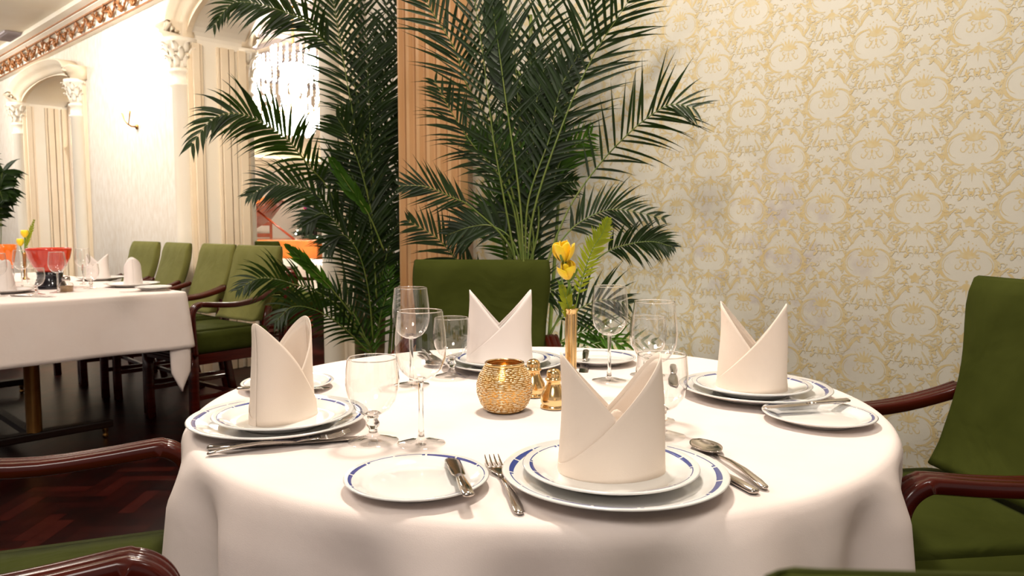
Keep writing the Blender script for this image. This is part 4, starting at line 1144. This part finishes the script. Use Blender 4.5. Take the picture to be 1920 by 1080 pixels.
# ---- tall palm behind the green chair
PR = empty('potted_palm', (.045, 2.695, 0), 0, 'tall potted palm behind the green chair, against the damask wall', 'palm plant')
pot(PR, .155, .30); PR['nm'] = 2.03
mb = MB()
for x0, y0, x1, y1, r_, z1 in ((-.05, .0, -.055, .0, .011, 1.75), (.03, .02, .02, -.03, .012, 1.8), (-.01, .05, -.10, .03, .010, 1.35), (.06, -.03, .14, -.02, .009, 1.5), (.0, -.06, -.02, -.07, .010, 1.6), (.07, .03, .05, .02, .009, 1.25)):
    mb = MB(); mb.tube(catmull([(x0, y0, .24), ((x0+x1)/2, (y0+y1)/2, z1*.55), (x1, y1, z1)], 12), [r_ * (1 - .45*k/11) for k in range(12)], 9); mb.build('stem', M['stemgreen'], PR)
YR = 2.66
fr = [
 dict(p=[(1000, 600), (1028, 487), (1070, 385), (1125, 307), (1177, 252), (1218, 218), (1258, 196), (1303, 202)], leaf=.21, n=24, y=2.50, dy=.0, droop=.17, ang=(38, 48), start=.36, wid=.0058, face=(.05,-1,.1), ntip=.35),
 dict(p=[(990, 620), (1028, 487), (1055, 448), (1083, 420), (1125, 398), (1167, 393), (1247, 410)], leaf=.14, n=26, y=2.48, droop=.22, ang=(35, 60), start=.42, wid=.0058),
 dict(p=[(1005, 690), (1050, 590), (1097, 510), (1139, 472), (1180, 458), (1222, 453), (1262, 463)], leaf=.115, n=30, y=2.52, droop=.34, ang=(30, 62), start=.5, wid=.0058),
 dict(p=[(1000, 700), (1040, 610), (1080, 582), (1130, 562), (1180, 570)], leaf=.16, n=18, y=2.5, droop=.2, ang=(30, 60), start=.3),
 dict(p=[(1000, 690), (1060, 635), (1110, 622), (1170, 650)], leaf=.14, n=16, y=2.52, droop=.12, ang=(30, 60), start=.25, lite=True),
 dict(p=[(1000, 700), (1060, 665), (1130, 640), (1230, 640)], leaf=.12, n=16, y=2.6, droop=.05, ang=(30, 60), start=.25, lite=True),
 dict(p=[(985, 560), (1000, 400), (1060, 220), (1110, 110), (1160, 30), (1215, -50)], leaf=.24, n=22, y=2.55, dy=-.05, droop=.13, ang=(15, 40), start=.30, wid=.007),
 dict(p=[(980, 560), (970, 400), (918, 237), (873, 155), (851, 89), (810, 22), (780, -40)], leaf=.20, n=30, y=2.58, dy=-.1, droop=.14, ang=(8, 35), start=.34, wid=.0068),
 dict(p=[(985, 560), (965, 400), (933, 326), (888, 274), (847, 211), (814, 150)], leaf=.16, n=30, y=2.55, dy=-.12, droop=.24, ang=(15, 55), start=.34, wid=.0055, keep=(1, .9)),
 dict(p=[(985, 600), (960, 470), (888, 392), (847, 370), (799, 350), (753, 348)], leaf=.13, n=22, y=2.52, dy=-.1, droop=.02, ang=(45, 62), start=.45, wid=.0055),
 dict(p=[(975, 640), (930, 540), (867, 497), (820, 447), (763, 413)], leaf=.15, n=20, y=2.6, dy=-.08, droop=.16, ang=(35, 58), start=.35, wid=.0065),
 dict(p=[(985, 560), (978, 400), (972, 200), (960, 60), (935, -60)], leaf=.24, n=30, y=2.62, droop=.16, ang=(10, 40), start=.25, wid=.007),
 dict(p=[(990, 560), (1002, 400), (1008, 240), (1012, 100), (1045, -50)], leaf=.25, n=30, y=2.68, droop=.16, ang=(5, 40), start=.25, wid=.007),
 dict(p=[(990, 560), (1010, 420), (1030, 300), (1075, 150), (1100, 40), (1120, -60)], leaf=.26, n=28, y=2.70, droop=.15, ang=(10, 45), start=.3, wid=.007),
 dict(p=[(980, 560), (950, 400), (925, 260), (905, 100), (880, -60)], leaf=.27, n=30, y=2.5, dy=-.05, droop=.12, ang=(5, 40), start=.3, wid=.0062),
 dict(p=[(985, 560), (975, 380), (950, 200), (935, 90), (915, -50)], leaf=.12, n=18, y=2.46, droop=.05, ang=(55, 70), start=.5, wid=.016),
 dict(p=[(985, 560), (965, 460), (925, 425), (885, 425), (840, 440)], leaf=.15, n=20, y=2.5, droop=.22, ang=(35, 60), start=.35, wid=.008),
 dict(p=[(985, 560), (1000, 440), (960, 330), (930, 270), (890, 250)], leaf=.17, n=30, y=2.60, droop=.14, ang=(25, 55), start=.35, lite=True),
 dict(p=[(985, 560), (1005, 440), (1040, 330), (1060, 290), (1110, 250)], leaf=.16, n=24, y=2.76, droop=.14, ang=(20, 50), start=.35, lite=True),
 dict(p=[(985, 520), (990, 380), (1030, 260), (1050, 170), (1085, 100)], leaf=.17, n=36, y=2.56, droop=.22, ang=(-5, 40), start=.2, wid=.0085),
 dict(p=[(985, 520), (985, 400), (990, 330), (1000, 200), (1005, 90)], leaf=.17, n=36, y=2.66, droop=.24, ang=(0, 45), start=.2, wid=.0085),
 dict(p=[(985, 520), (1010, 420), (1000, 300), (1005, 200), (1020, 130)], leaf=.20, n=34, y=2.6, droop=.2, ang=(-5, 40), start=.2, wid=.0085),
 dict(p=[(985, 560), (955, 480), (935, 430), (925, 380), (940, 330)], leaf=.16, n=24, y=2.7, droop=.18, ang=(15, 50), start=.2, wid=.0075, lite=True),
 dict(p=[(985, 600), (1000, 500), (985, 430), (950, 400), (905, 400)], leaf=.15, n=26, y=2.62, droop=.2, ang=(15, 50), start=.2, wid=.008),
 dict(p=[(985, 600), (990, 500), (1010, 400), (1040, 350), (1080, 340)], leaf=.15, n=26, y=2.66, droop=.2, ang=(15, 50), start=.2, wid=.007),
 dict(p=[(985, 620), (975, 560), (1000, 540), (1040, 545), (1085, 560)], leaf=.13, n=18, y=2.56, droop=.2, ang=(30, 60), start=.2),
]
palm(PR, fr, YR, None)

# ---- left palm, standing in front of the near arch
base = at_z(672, 700, .36); base.z = 0
base = at_y(682, 600, 3.60); base.z = 0
PL = empty('potted_palm', base, 0, 'dark palm left of the fluted pilaster, its fronds crossing the arch', 'palm plant')
pot(PL, .18, .385); PL['nm'] = 2.26
cy = base.y
def lp(px, py, dy=0): return at_y(px, py, cy + dy) - base
for pts, r_, mt in (([(712, 690), (716, 560), (714, 430), (706, 330)], .022, 'cane'), ([(676, 690), (672, 560), (676, 480), (690, 400)], .026, 'cane'),
                    ([(696, 690), (700, 500), (694, 330), (690, 200)], .010, 'stemgreen'), ([(728, 690), (735, 560), (722, 420), (712, 350)], .008, 'stemgreen'),
                    ([(735, 690), (742, 560), (735, 470), (720, 400)], .007, 'stemgreen'), ([(700, 690), (690, 560), (705, 420), (745, 190)], .012, 'cane'),
                    ([(690, 690), (655, 560), (640, 480), (630, 420)], .006, 'stemgreen')):
    mb = MB(); q = catmull([lp(*p) for p in pts], 14); mb.tube(q, [r_ * (1 - .35*k/13) for k in range(14)], 9); mb.build('cane', M[mt], PL)
frL = [
 dict(p=[(705, 420), (690, 300), (665, 160), (630, 100), (600, 70), (573, 40), (540, 25), (513, 15), (473, 5), (433, 8), (400, 50)], leaf=.20, n=46, y=cy-.15, dy=-.45, droop=.30, ang=(25, 60), start=.34, wid=.008),
 dict(p=[(705, 520), (650, 420), (613, 350), (587, 320), (560, 287), (540, 263), (513, 243), (487, 227), (457, 215), (420, 214), (390, 230), (357, 275)], leaf=.215, n=40, y=cy-.15, dy=-.55, droop=.36, ang=(28, 60), start=.2, wid=.0095, ntip=.35),
 dict(p=[(690, 480), (640, 410), (600, 370), (560, 350), (510, 345), (465, 368)], leaf=.20, n=34, y=cy-.1, dy=-.2, droop=.35, ang=(25, 60), start=.2, wid=.008),
 dict(p=[(700, 660), (640, 580), (586, 543), (551, 533), (516, 523), (481, 523), (445, 545)], leaf=.18, n=32, y=cy-.2, dy=-.35, droop=.38, ang=(25, 60), start=.15, wid=.007),
 dict(p=[(700, 670), (650, 620), (600, 585), (550, 575), (515, 605)], leaf=.18, n=28, y=cy-.25, dy=-.3, droop=.38, ang=(25, 60), start=.15, wid=.007),
 dict(p=[(705, 420), (697, 300), (692, 200), (688, 100), (680, -60)], leaf=.26, n=46, y=cy-.12, dy=-.1, droop=.34, ang=(8, 40), start=.2, wid=.0085),
 dict(p=[(712, 420), (712, 300), (716, 200), (722, 100), (725, -60)], leaf=.22, n=44, y=cy-.05, dy=-.1, droop=.38, ang=(8, 40), start=.15, wid=.0085),
 dict(p=[(700, 420), (670, 260), (645, 120), (628, 20), (615, -60)], leaf=.26, n=36, y=cy-.2, dy=-.15, droop=.26, ang=(10, 40), start=.25, wid=.0088),
 dict(p=[(708, 420), (720, 280), (735, 160), (750, 60), (760, -60)], leaf=.26, n=36, y=cy-.02, droop=.22, ang=(10, 40), start=.2, wid=.010),
 dict(p=[(706, 440), (680, 330), (655, 260), (632, 220)], leaf=.22, n=22, y=cy-.2, dy=-.1, droop=.22, ang=(10, 45), start=.25, wid=.008),
 dict(p=[(705, 460), (720, 340), (740, 260), (765, 200)], leaf=.24, n=28, y=cy, droop=.2, ang=(10, 45), start=.1, wid=.010),
 dict(p=[(705, 520), (690, 420), (660, 350), (630, 320), (600, 330)], leaf=.20, n=30, y=cy-.2, droop=.32, ang=(15, 50), start=.15, wid=.009),
 dict(p=[(705, 540), (720, 440), (745, 360), (770, 300)], leaf=.22, n=30, y=cy-.0, droop=.28, ang=(15, 50), start=.1, wid=.009),
 dict(p=[(700, 600), (670, 500), (640, 430), (605, 400), (570, 420)], leaf=.22, n=30, y=cy-.15, dy=-.15, droop=.3, ang=(15, 50), start=.1, wid=.009),
 dict(p=[(700, 600), (720, 500), (740, 430), (770, 400)], leaf=.2, n=28, y=cy-.1, droop=.3, ang=(15, 50), start=.1, wid=.009),
 dict(p=[(700, 640), (690, 540), (670, 470), (640, 440), (610, 470)], leaf=.2, n=30, y=cy-.2, dy=-.1, droop=.3, ang=(15, 50), start=.1, wid=.009),
 dict(p=[(700, 660), (720, 580), (735, 520), (760, 480)], leaf=.16, n=24, y=cy-.05, droop=.25, ang=(15, 50), start=.1, wid=.008, lite=True),
 dict(p=[(700, 670), (670, 600), (640, 560), (600, 540)], leaf=.17, n=24, y=cy-.2, droop=.3, ang=(15, 50), start=.1, wid=.008),
 dict(p=[(700, 680), (712, 600), (722, 560), (730, 500)], leaf=.14, n=20, y=cy-.15, droop=.2, ang=(10, 50), start=.1, wid=.007, lite=True),
 dict(p=[(700, 680), (690, 640), (660, 610), (640, 590)], leaf=.13, n=18, y=cy-.2, droop=.25, ang=(15, 50), start=.1, wid=.007, lite=True),
 dict(p=[(708, 480), (712, 400), (700, 330), (680, 250), (660, 190)], leaf=.2, n=30, y=cy-.1, droop=.25, ang=(5, 45), start=.15, wid=.009),
 dict(p=[(710, 640), (715, 540), (700, 440), (690, 380), (720, 320)], leaf=.2, n=40, y=cy-.1, droop=.36, ang=(8, 40), start=.1, wid=.0085),
 dict(p=[(706, 560), (700, 460), (690, 400), (665, 340), (640, 280)], leaf=.22, n=30, y=cy-.22, droop=.2, ang=(5, 45), start=.15, wid=.0085),
 dict(p=[(720, 470), (690, 400), (655, 350), (622, 300)], leaf=.10, n=12, y=cy-.4, dy=-.1, droop=.02, ang=(70, 82), start=.3, wid=.018, lite=True),
 dict(p=[(660, 590), (620, 540), (580, 500), (540, 462)], leaf=.10, n=12, y=cy-.4, dy=-.15, droop=.02, ang=(70, 82), start=.3, wid=.014, lite=True),
]
palm(PL, frL, cy, None)
# fern leaf in the bud vase
mb = MB(); frp = [at_y(x, y, vd + .01) - Vector((va.x, va.y, mz)) for x, y in ((1073, 640), (1078, 585), (1093, 520), (1110, 470), (1128, 440), (1141, 410))]
frond_mesh(mb, frp, .034, n=24, droop=.02, ang=(38, 48), start=.30, wid=.0028, rad=.0014, seed=5, face=(0, -1, 0))
f = mb.build('fern_leaf', [M['fern'], M['rosestem']], recalc=False, loc=(va.x, va.y, mz)); tag(f, 'yellow-green fern leaf standing in the gold vase beside the roses', 'leaf')
mb = MB(); frp = [at_y(x, y, vd - .004) - Vector((va.x, va.y, mz)) for x, y in ((1072, 640), (1070, 600), (1063, 565), (1052, 535))]
frond_mesh(mb, frp, .024, n=8, droop=.02, ang=(45, 55), start=.2, wid=.005, rad=.0014, seed=6, face=(0, -1, 0))
f = mb.build('fern_leaf', [M['fern'], M['rosestem']], recalc=False, loc=(va.x, va.y, mz)); tag(f, 'small green sprig low in the gold vase, under the lower rose', 'leaf')

# ---- plant at the far left edge
c = at_z(-8, 560, .75); c = W(7.55, .75, 0)
c = at_y(-12, 420, 6.6); c.z = 0
PF = empty('potted_plant', c, 0, 'dark leafy plant at the far left edge, behind the long table', 'plant')
pot(PF, .2, .5)
for i in range(10):
    rnd = random.Random(i + 40); a = rnd.uniform(0, 2 * PI); h = rnd.uniform(1.15, 1.7); o_ = rnd.uniform(.1, .42)
    pts = [(0, 0, .45), (.05 * math.cos(a), .05 * math.sin(a), h * .7), (o_ * .6 * math.cos(a), o_ * .6 * math.sin(a), h), (o_ * math.cos(a), o_ * math.sin(a), h - .08)]
    mb = MB(); frond_mesh(mb, pts, .2, n=16, droop=.4, ang=(10, 50), start=.45, wid=.02, seed=i); mb.build('frond', [M['leaf'], M['stemgreen']], PF, recalc=False)

# ================================================================ LONG TABLE SETTINGS
gl2, gp2, gn2 = 'glasses on the long table', 'white plates on the long table', 'folded napkins on the long table'
LZ = .7515
def onL(px, py): return at_z(px, py, LZ)
white = {}
def wplate(r, loc, label):
    if r not in white:
        o = lathe_obj('serving_plate', plate_prof(r, .02, r * .55), M['china_plain'], n=48); white[r] = o
    else: o = white[r].copy(); COL.objects.link(o)
    o.location = loc; return tag(o, label, 'plate', gp2)
wplate(.135, onL(248, 537), 'white dinner plate under the rounded napkin at the corner of the long table')
wplate(.085, onL(288, 544), 'small white plate nearest the corner of the long table')
wplate(.136, onL(190, 525), 'white plate under the two-pointed napkin on the long table')
wplate(.137, onL(8, 549), 'white plate at the left edge of the photo on the long table')
p = onL(250, 537); p.z = LZ + .008; napkin(p, R(-60), 'white rounded hood napkin on the long table, nearest its corner', white=True, hgt=.145, group=gn2, seed=1)
p = onL(184, 524); p.z = LZ + .008; napkin(p, R(0), 'white two-pointed napkin on the long table, behind the stemmed glasses', white=True, hgt=.145, group=gn2, seed=3)
p = onL(6, 547); p.z = LZ + .008; napkin(p, R(-40), 'white napkin at the very left edge, on the long table', white=True, hgt=.15, group=gn2, seed=5)
for kd, px, py, lb in (('wine', 109, 549, 'wine glass in front of the red bowl on the long table'), ('goblet', 68, 553, 'water goblet left of the red bowl on the long table'),
                       ('wine', 42, 540, 'wine glass between the orange vase and the red bowl'), ('wine', 157, 533, 'wine glass right of the red bowl, behind a goblet'),
                       ('goblet', 171, 541, 'water goblet right of the red bowl, before the pointed napkin'), ('goblet', 12, 546, 'water goblet in front of the orange vase'),
                       ('wine', -2, 556, 'wine glass cut by the left edge of the photo')):
    glassware(kd, onL(px, py), lb, gl2)
p = onL(95, 541)
rb = empty('glass_bowl', p, 0, 'large red glass bowl on a black foot on the long table', 'bowl')
lathe_obj('bowl', [(.05, .085), (.075, .115), (.093, .155), (.102, .195), (.104, .205), (.100, .207), (.097, .195), (.088, .157), (.07, .12), (.045, .095), (0, .09)], M['red'], rb, n=48)
lathe_obj('foot', [(0, .0), (.073, .0), (.076, .006), (.066, .03), (.058, .055), (.058, .07), (.060, .086), (0, .092)], M['black'], rb, n=40)
p = onL(6, 532)
ob = empty('glass_vase', p, 0, 'orange glass vase at the left edge on the long table', 'vase')
lathe_obj('bowl', [(.05, .085), (.058, .12), (.070, .18), (.076, .215), (.073, .217), (.066, .18), (.05, .12), (.03, .09), (0, .088)], M['orange'], ob, n=40)
lathe_obj('foot', [(0, 0), (.055, 0), (.057, .006), (.04, .03), (.04, .06), (.05, .085), (0, .09)], M['black'], ob, n=30)
p = onL(125, 547)
jr = empty('spice_shaker', p, 0, 'small glass shaker of brown spice beside the red bowl', 'shaker')
lathe_obj('jar', [(0, 0), (.026, 0), (.030, .004), (.031, .03), (.028, .042), (.02, .05), (.017, .056)], M['thinglass'], jr, n=24)
lathe_obj('spice', [(0, .002), (.027, .002), (.029, .006), (.029, .028), (0, .031)], M['spice'], jr, n=24)
lathe_obj('cap', [(.018, .054), (.019, .06), (.018, .072), (.012, .077), (0, .078)], M['steel'], jr, n=20)
# yellow flowers in a slim vase
p = onL(48, 524)
fv = empty('bud_vase', p, 0, 'slim vase behind the red bowl holding small yellow flowers', 'vase')
lathe_obj('vase_body', [(0, 0), (.024, 0), (.018, .007), (.009, .014), (.009, .15), (.011, .16)], M['brass'], fv, n=20, solid=.001)
for px, py, lb in ((46, 439, 'upper yellow flower on the long table'), (38, 455, 'lower yellow flower on the long table')):
    tp = at_y(px, py, p.y)
    ro = empty('yellow_flower', tp, 0, lb, 'flower', 'yellow flowers on the long table')
    mb = MB(); mb.tube([Vector((p.x, p.y, LZ + .1)) - tp, Vector((0, 0, -.02))], .003, 6); mb.build('stem', M['rosestem'], ro)
    mb = MB()
    for k in range(6):
        mb.grid(lambda u, v, k=k: ((.006 + .014*math.sin(v*2.4)) * math.cos(k*1.05 + (u-.5)*1.6), (.006 + .014*math.sin(v*2.4)) * math.sin(k*1.05 + (u-.5)*1.6), -.02 + .044*v), 5, 6)
    mb.build('petals', M['petal'], ro, recalc=False, solid=.001)
mb = MB(); frond_mesh(mb, [at_y(x, y, p.y + .01) - p for x, y in ((48, 480), (50, 455), (57, 435), (64, 412))], .035, n=14, droop=.02, ang=(50, 60), start=.15, wid=.005, rad=.002, face=(0, -1, 0))
tag(mb.build('fern_leaf', [M['fern'], M['rosestem']], recalc=False, loc=p), 'green fern leaf beside the yellow flowers on the long table', 'leaf')
cutlery('knife', onL(320, 545) , onL(262, 547), 'table knife beside the small plate near the corner of the long table', 'cutlery on the long table')
cutlery('knife', onL(20, 556), onL(84, 557), 'table knife in front of the leftmost goblet on the long table', 'cutlery on the long table')

# wall sconce with two slim glass arms
p = at_n(258, 238, NA)
sc_ = empty('wall_sconce', p, RZW, 'slim gold wall sconce with two splayed glass shades between the arches', 'wall lamp')
mb = MB(); mb.lathe([(0, 0), (.02, 0), (.02, .012), (0, .014)], 16, mx=Matrix.Rotation(R(90), 4, 'X')); mb.tube([(0, -.01, 0), (0, -.05, .0), (0, -.07, .015)], .006, 8); mb.build('bracket', M['brass'], sc_)
for sx in (-1, 1):
    mb = MB(); mb.tube([(0, -.07, .01), (sx*.05, -.08, .05), (sx*.09, -.085, .12)], [.004, .004, .008], 8); mb.build('arm', M['brass'], sc_)
    mb = MB(); mb.tube([(sx*.09, -.085, .12), (sx*.105, -.087, .16), (sx*.125, -.09, .22)], [.016, .028, .042], 16, caps=False); mb.build('glass_shade', M['sconce'], sc_, solid=.002)

# ================================================================ ADDED ROOM, STANDING FOR THE MIRROR IMAGE IN THE NEAR ARCH
# chandelier
cc = at_y(552, 190, 6.6)
ch = empty('chandelier', cc, 0, 'blazing crystal chandelier built as a mirror image in the near arch', 'chandelier')
mb = MB(); mb.tube([(0, 0, CEIL - cc.z - .01), (0, 0, .15)], .012, 8); mb.lathe([(0, CEIL-cc.z-.05), (.07, CEIL-cc.z-.04), (.08, CEIL-cc.z-.012), (0, CEIL-cc.z-.012)], 20)
mb.lathe([(.02, .18), (.05, .12), (.03, .05), (.06, 0), (.04, -.08), (.015, -.12)], 20)
for k in range(12):
    a = 2 * PI * k / 12; d = Vector((math.cos(a), math.sin(a), 0)); mb.tube(catmull([d*.03, d*.14 + Vector((0,0,-.10)), d*.27 + Vector((0,0,-.06)), d*.32 + Vector((0,0,.02))], 10), .007, 6)
mb.build('frame', M['gold'], ch)
for k in range(12):
    a = 2 * PI * k / 12; mb = MB(); mb.ball((.32*math.cos(a), .32*math.sin(a), .055), .030, 10, (1, 1, 1.3)); mb.build('bulb', M['bulb'], ch)
mb = MB(); random.seed(5)
for rr_, z0, cnt, ln in ((.36, -.02, 40, 4), (.26, -.08, 34, 5), (.16, -.14, 22, 5), (.30, .34, 34, 5), (.12, -.20, 14, 4), (.36, .24, 40, 5), (.18, .44, 20, 5), (.10, .30, 12, 6)):
    for k in range(cnt):
        a = 2 * PI * k / cnt
        for j in range(ln):
            c = (rr_*math.cos(a), rr_*math.sin(a), z0 - j*.030); mb.ball(c, .010, 6, (1, 1, 1.5), smooth=False)
o = mb.build('crystal_drops', M['crystal'], ch)
d = bpy.data.lights.new('chandelier_glow', 'POINT'); d.energy = 330; d.color = (1, .9, .76); d.shadow_soft_size = .2
lo = bpy.data.objects.new('chandelier_glow', d); COL.objects.link(lo); lo.location = cc + Vector((0, 0, .1))
# small wall lamp at the right of the opening
p = at_y(612, 325, 9.2)
wl = empty('glass_globe_lamp', p, 0, 'small glowing lamp right of the opening, built as a mirror image in the arch', 'lamp')
mb = MB(); mb.ball((0, 0, 0), .07, 14, (1, 1, 1.3)); mb.build('globe', M['bulb'], wl)
mb = MB(); mb.tube([(0, 0, -.08), (0, 0, -p.z)], .012, 8); mb.lathe([(.14, -p.z), (.14, -p.z+.02), (.02, -p.z+.05)], 20, cap0=True); mb.build('lamp_post', M['brass'], wl)
# grand piano, lid raised
pc = at_y(500, 470, 8.0)
pg = empty('grand_piano', (pc.x, pc.y, 0), R(0), 'orange-brown grand piano with its lid raised, built as a mirror image in the near arch', 'piano')
bz0, bz1 = .66, .93
mb = MB(); outl = [(-.62, -.35), (.10, -.35), (.62, -.30), (.66, -.1), (.60, .30), (.30, .62), (-.1, .95), (-.45, 1.05), (-.62, .9)]
mb.loft([[(x, y, bz0) for x, y in outl], [(x, y, bz1) for x, y in outl]], smooth=False); mb.build('case', M['orangewood'], pg, bevel=.01)
mb = MB(); mb.box((-.60, -.50, bz0 + .01), (.62, -.352, bz0 + .08)); mb.build('keyboard', M['keys'], pg)
for x, y in ((-.5, -.2), (.5, -.2), (-.2, .75)):
    mb = MB(); mb.lathe([(.05, bz0), (.05, bz0 - .1), (.035, .2), (.03, .04), (.04, 0)], 16, cap1=True, mx=Matrix.Translation((x, y, 0))); mb.build('leg', M['redwood'], pg)
# raised lid: seen tilted, its underside pale orange; hinged along the left side
l0 = at_y(478, 385, 7.6) - pg.location; l1 = at_y(516, 338, 7.5) - pg.location
mb = MB(); hx0, hz0 = -.62, bz1 + .002
ldir = Vector((math.cos(R(30)), 0, math.sin(R(30))))
for y0, y1, wd in ((-.33, .95, .72),):
    a = Vector((hx0, y0, hz0)); b = Vector((hx0, y1, hz0)); vs = [a, b, b + ldir*wd*.6, a.lerp(b, .55) + ldir*wd*1.15, a + ldir*wd*1.25]
    nn = Vector((-ldir.z, 0, ldir.x)) * .02
    mb.loft([[p for p in vs], [p + nn for p in vs]], smooth=False)
mb.build('lid', M['orangewood'], pg)
mb = MB(); mb.tube([Vector((.30, 0, bz1)), Vector((hx0, 0, hz0)) + ldir * .62 + Vector((0, 0, -.01))], .012, 8); mb.build('prop_stick', M['redwood'], pg)
# ladder-backed wooden chair beyond the piano
cp = at_y(477, 430, 9.5); cp.z = 0
wc = empty('wooden_chair', cp, R(8), 'dark wooden ladder-back chair behind the piano, built as a mirror image in the arch', 'chair')
for sx in (-1, 1):
    mb = MB(); mb.sweep([(sx*.17, .2, 0), (sx*.17, .17, .45), (sx*.17, .20, 1.14)], rr(.016, .016, .004, 1), (1, 0, 0)); mb.build('leg', M['redwood'], wc)
    mb = MB(); mb.box((sx*.18 - .016, -.2, 0), (sx*.18 + .016, -.17, .44)); mb.build('leg', M['redwood'], wc)
mb = MB(); mb.box((-.2, -.21, .44), (.2, .19, .47)); mb.build('seat', M['redwood'], wc, bevel=.008)
for z in (.80, .93, 1.08):
    mb = MB(); mb.box((-.17, .178, z), (.17, .196, z + .05)); mb.build('back_slat', M['redwood'], wc, bevel=.004)
# Christmas tree
tp = at_y(592, 480, 9.6); tp.z = 0
xt = empty('christmas_tree', tp, 0, 'dark Christmas tree with small lights and baubles built as a mirror image in the arch', 'christmas tree')
mb = MB(); random.seed(21)
for lvl in range(15):
    t_ = lvl / 14; z = .35 + 1.20 * t_; rad = .46 * (1 - t_) + .04
    for k in range(16 - lvl // 2):
        a = random.uniform(0, 2 * PI); d = Vector((math.cos(a), math.sin(a), -.25)); L = rad * random.uniform(.8, 1.1); c = Vector((0, 0, z))
        mb.tube([c, c + d * L], [.012, .003], 4)
        for j in range(16):
            q = c + d * L * (j + 1) / 16
            for sg in (-1, 1):
                sd = Vector((-d.y, d.x, random.uniform(-.5, .5))).normalized() * sg + d * .5
                e = q + sd * .075; w_ = Vector((0, 0, .006))
                mb.add([q - w_, q + w_, e + w_ * .4, e - w_ * .4], [(0, 1, 2, 3)])
mb.build('needles', M['darkgreen'], xt, recalc=False)
mb = MB(); mb.lathe([(.05, 0), (.04, .5), (.01, 1.5)], 10); mb.build('trunk', M['darkwood'], xt)
random.seed(9)
for k in range(30):
    t_ = random.uniform(.05, .95); rad = (.46 * (1 - t_) + .05); a = random.uniform(PI, 2 * PI); z = .35 + 1.2 * t_ - .08
    mb = MB(); mb.ball((rad*math.cos(a), rad*math.sin(a), z), .014 if k % 3 else .026, 8); mb.build('fairy_light' if k % 3 else 'bauble', M['fairy' if k % 3 else ('pink' if k % 2 else 'goldbauble')], xt)
# small white table of the mirror-image room
tp = W(5.55, 3.95, 0)
tp = at_y(650, 500, 6.9); tp.z = 0
sd = empty('side_table', tp, RZW, 'table under a white cloth built as a mirror image in the arch, behind the left palm', 'table')
mb = MB(); mb.lathe([(0, .71), (.42, .71), (.42, .748), (0, .748)], 36); mb.build('tabletop', M['darkwood'], sd)
mb = MB(); mb.lathe([(.05, .71), (.04, .1), (.2, .03), (.2, 0)], 20); mb.build('pedestal', M['darkwood'], sd)
mb = MB()
def c2(u, v):
    th = 2 * PI * u; r = .43 * min(1, v * 2); dz = max(0, v - .5) * 2 * .26
    f = .03 * dz / .26 * math.sin(9 * th); return ((r + f + dz*.1) * math.cos(th), (r + f + dz*.1) * math.sin(th), .752 - dz)
mb.grid(c2, 90, 20); tag(mb.build('tablecloth', M['linen'], loc=tp, recalc=False, solid=.001), 'white cloth on the table of the mirror-image room', 'tablecloth')
# uplight on the floor between the palm pot and the damask wall
ul = Vector((.235, 2.53, 0))
ur = empty('floor_uplight', ul, 0, 'small floor uplight beside the tall palm pot, lighting the wall', 'lamp')
lathe_obj('lamp_can', [(0, 0), (.045, 0), (.05, .01), (.05, .10), (.046, .10), (.044, .03), (0, .028)], M['black'], ur, n=24)
d = bpy.data.lights.new('uplight_beam', 'SPOT'); d.energy = 42; d.color = (1, .95, .86); d.spot_size = R(100); d.spot_blend = .6; d.shadow_soft_size = .03
lo = bpy.data.objects.new('uplight_beam', d); COL.objects.link(lo); lo.location = ul + Vector((0, 0, .11)); lo.rotation_euler = Vector((-.05, .18, 1)).to_track_quat('-Z', 'Y').to_euler()
ul = W(3.05, 2.22, 0)
ur = empty('floor_uplight', ul, 0, 'small floor uplight behind the left palm pot', 'lamp')
lathe_obj('lamp_can', [(0, 0), (.045, 0), (.05, .01), (.05, .10), (.046, .10), (.044, .03), (0, .028)], M['black'], ur, n=24)
lo2 = bpy.data.objects.new('uplight_beam', d); COL.objects.link(lo2); lo2.location = ul + Vector((0, 0, .11)); lo2.rotation_euler = Vector((0, .05, 1)).to_track_quat('-Z', 'Y').to_euler()
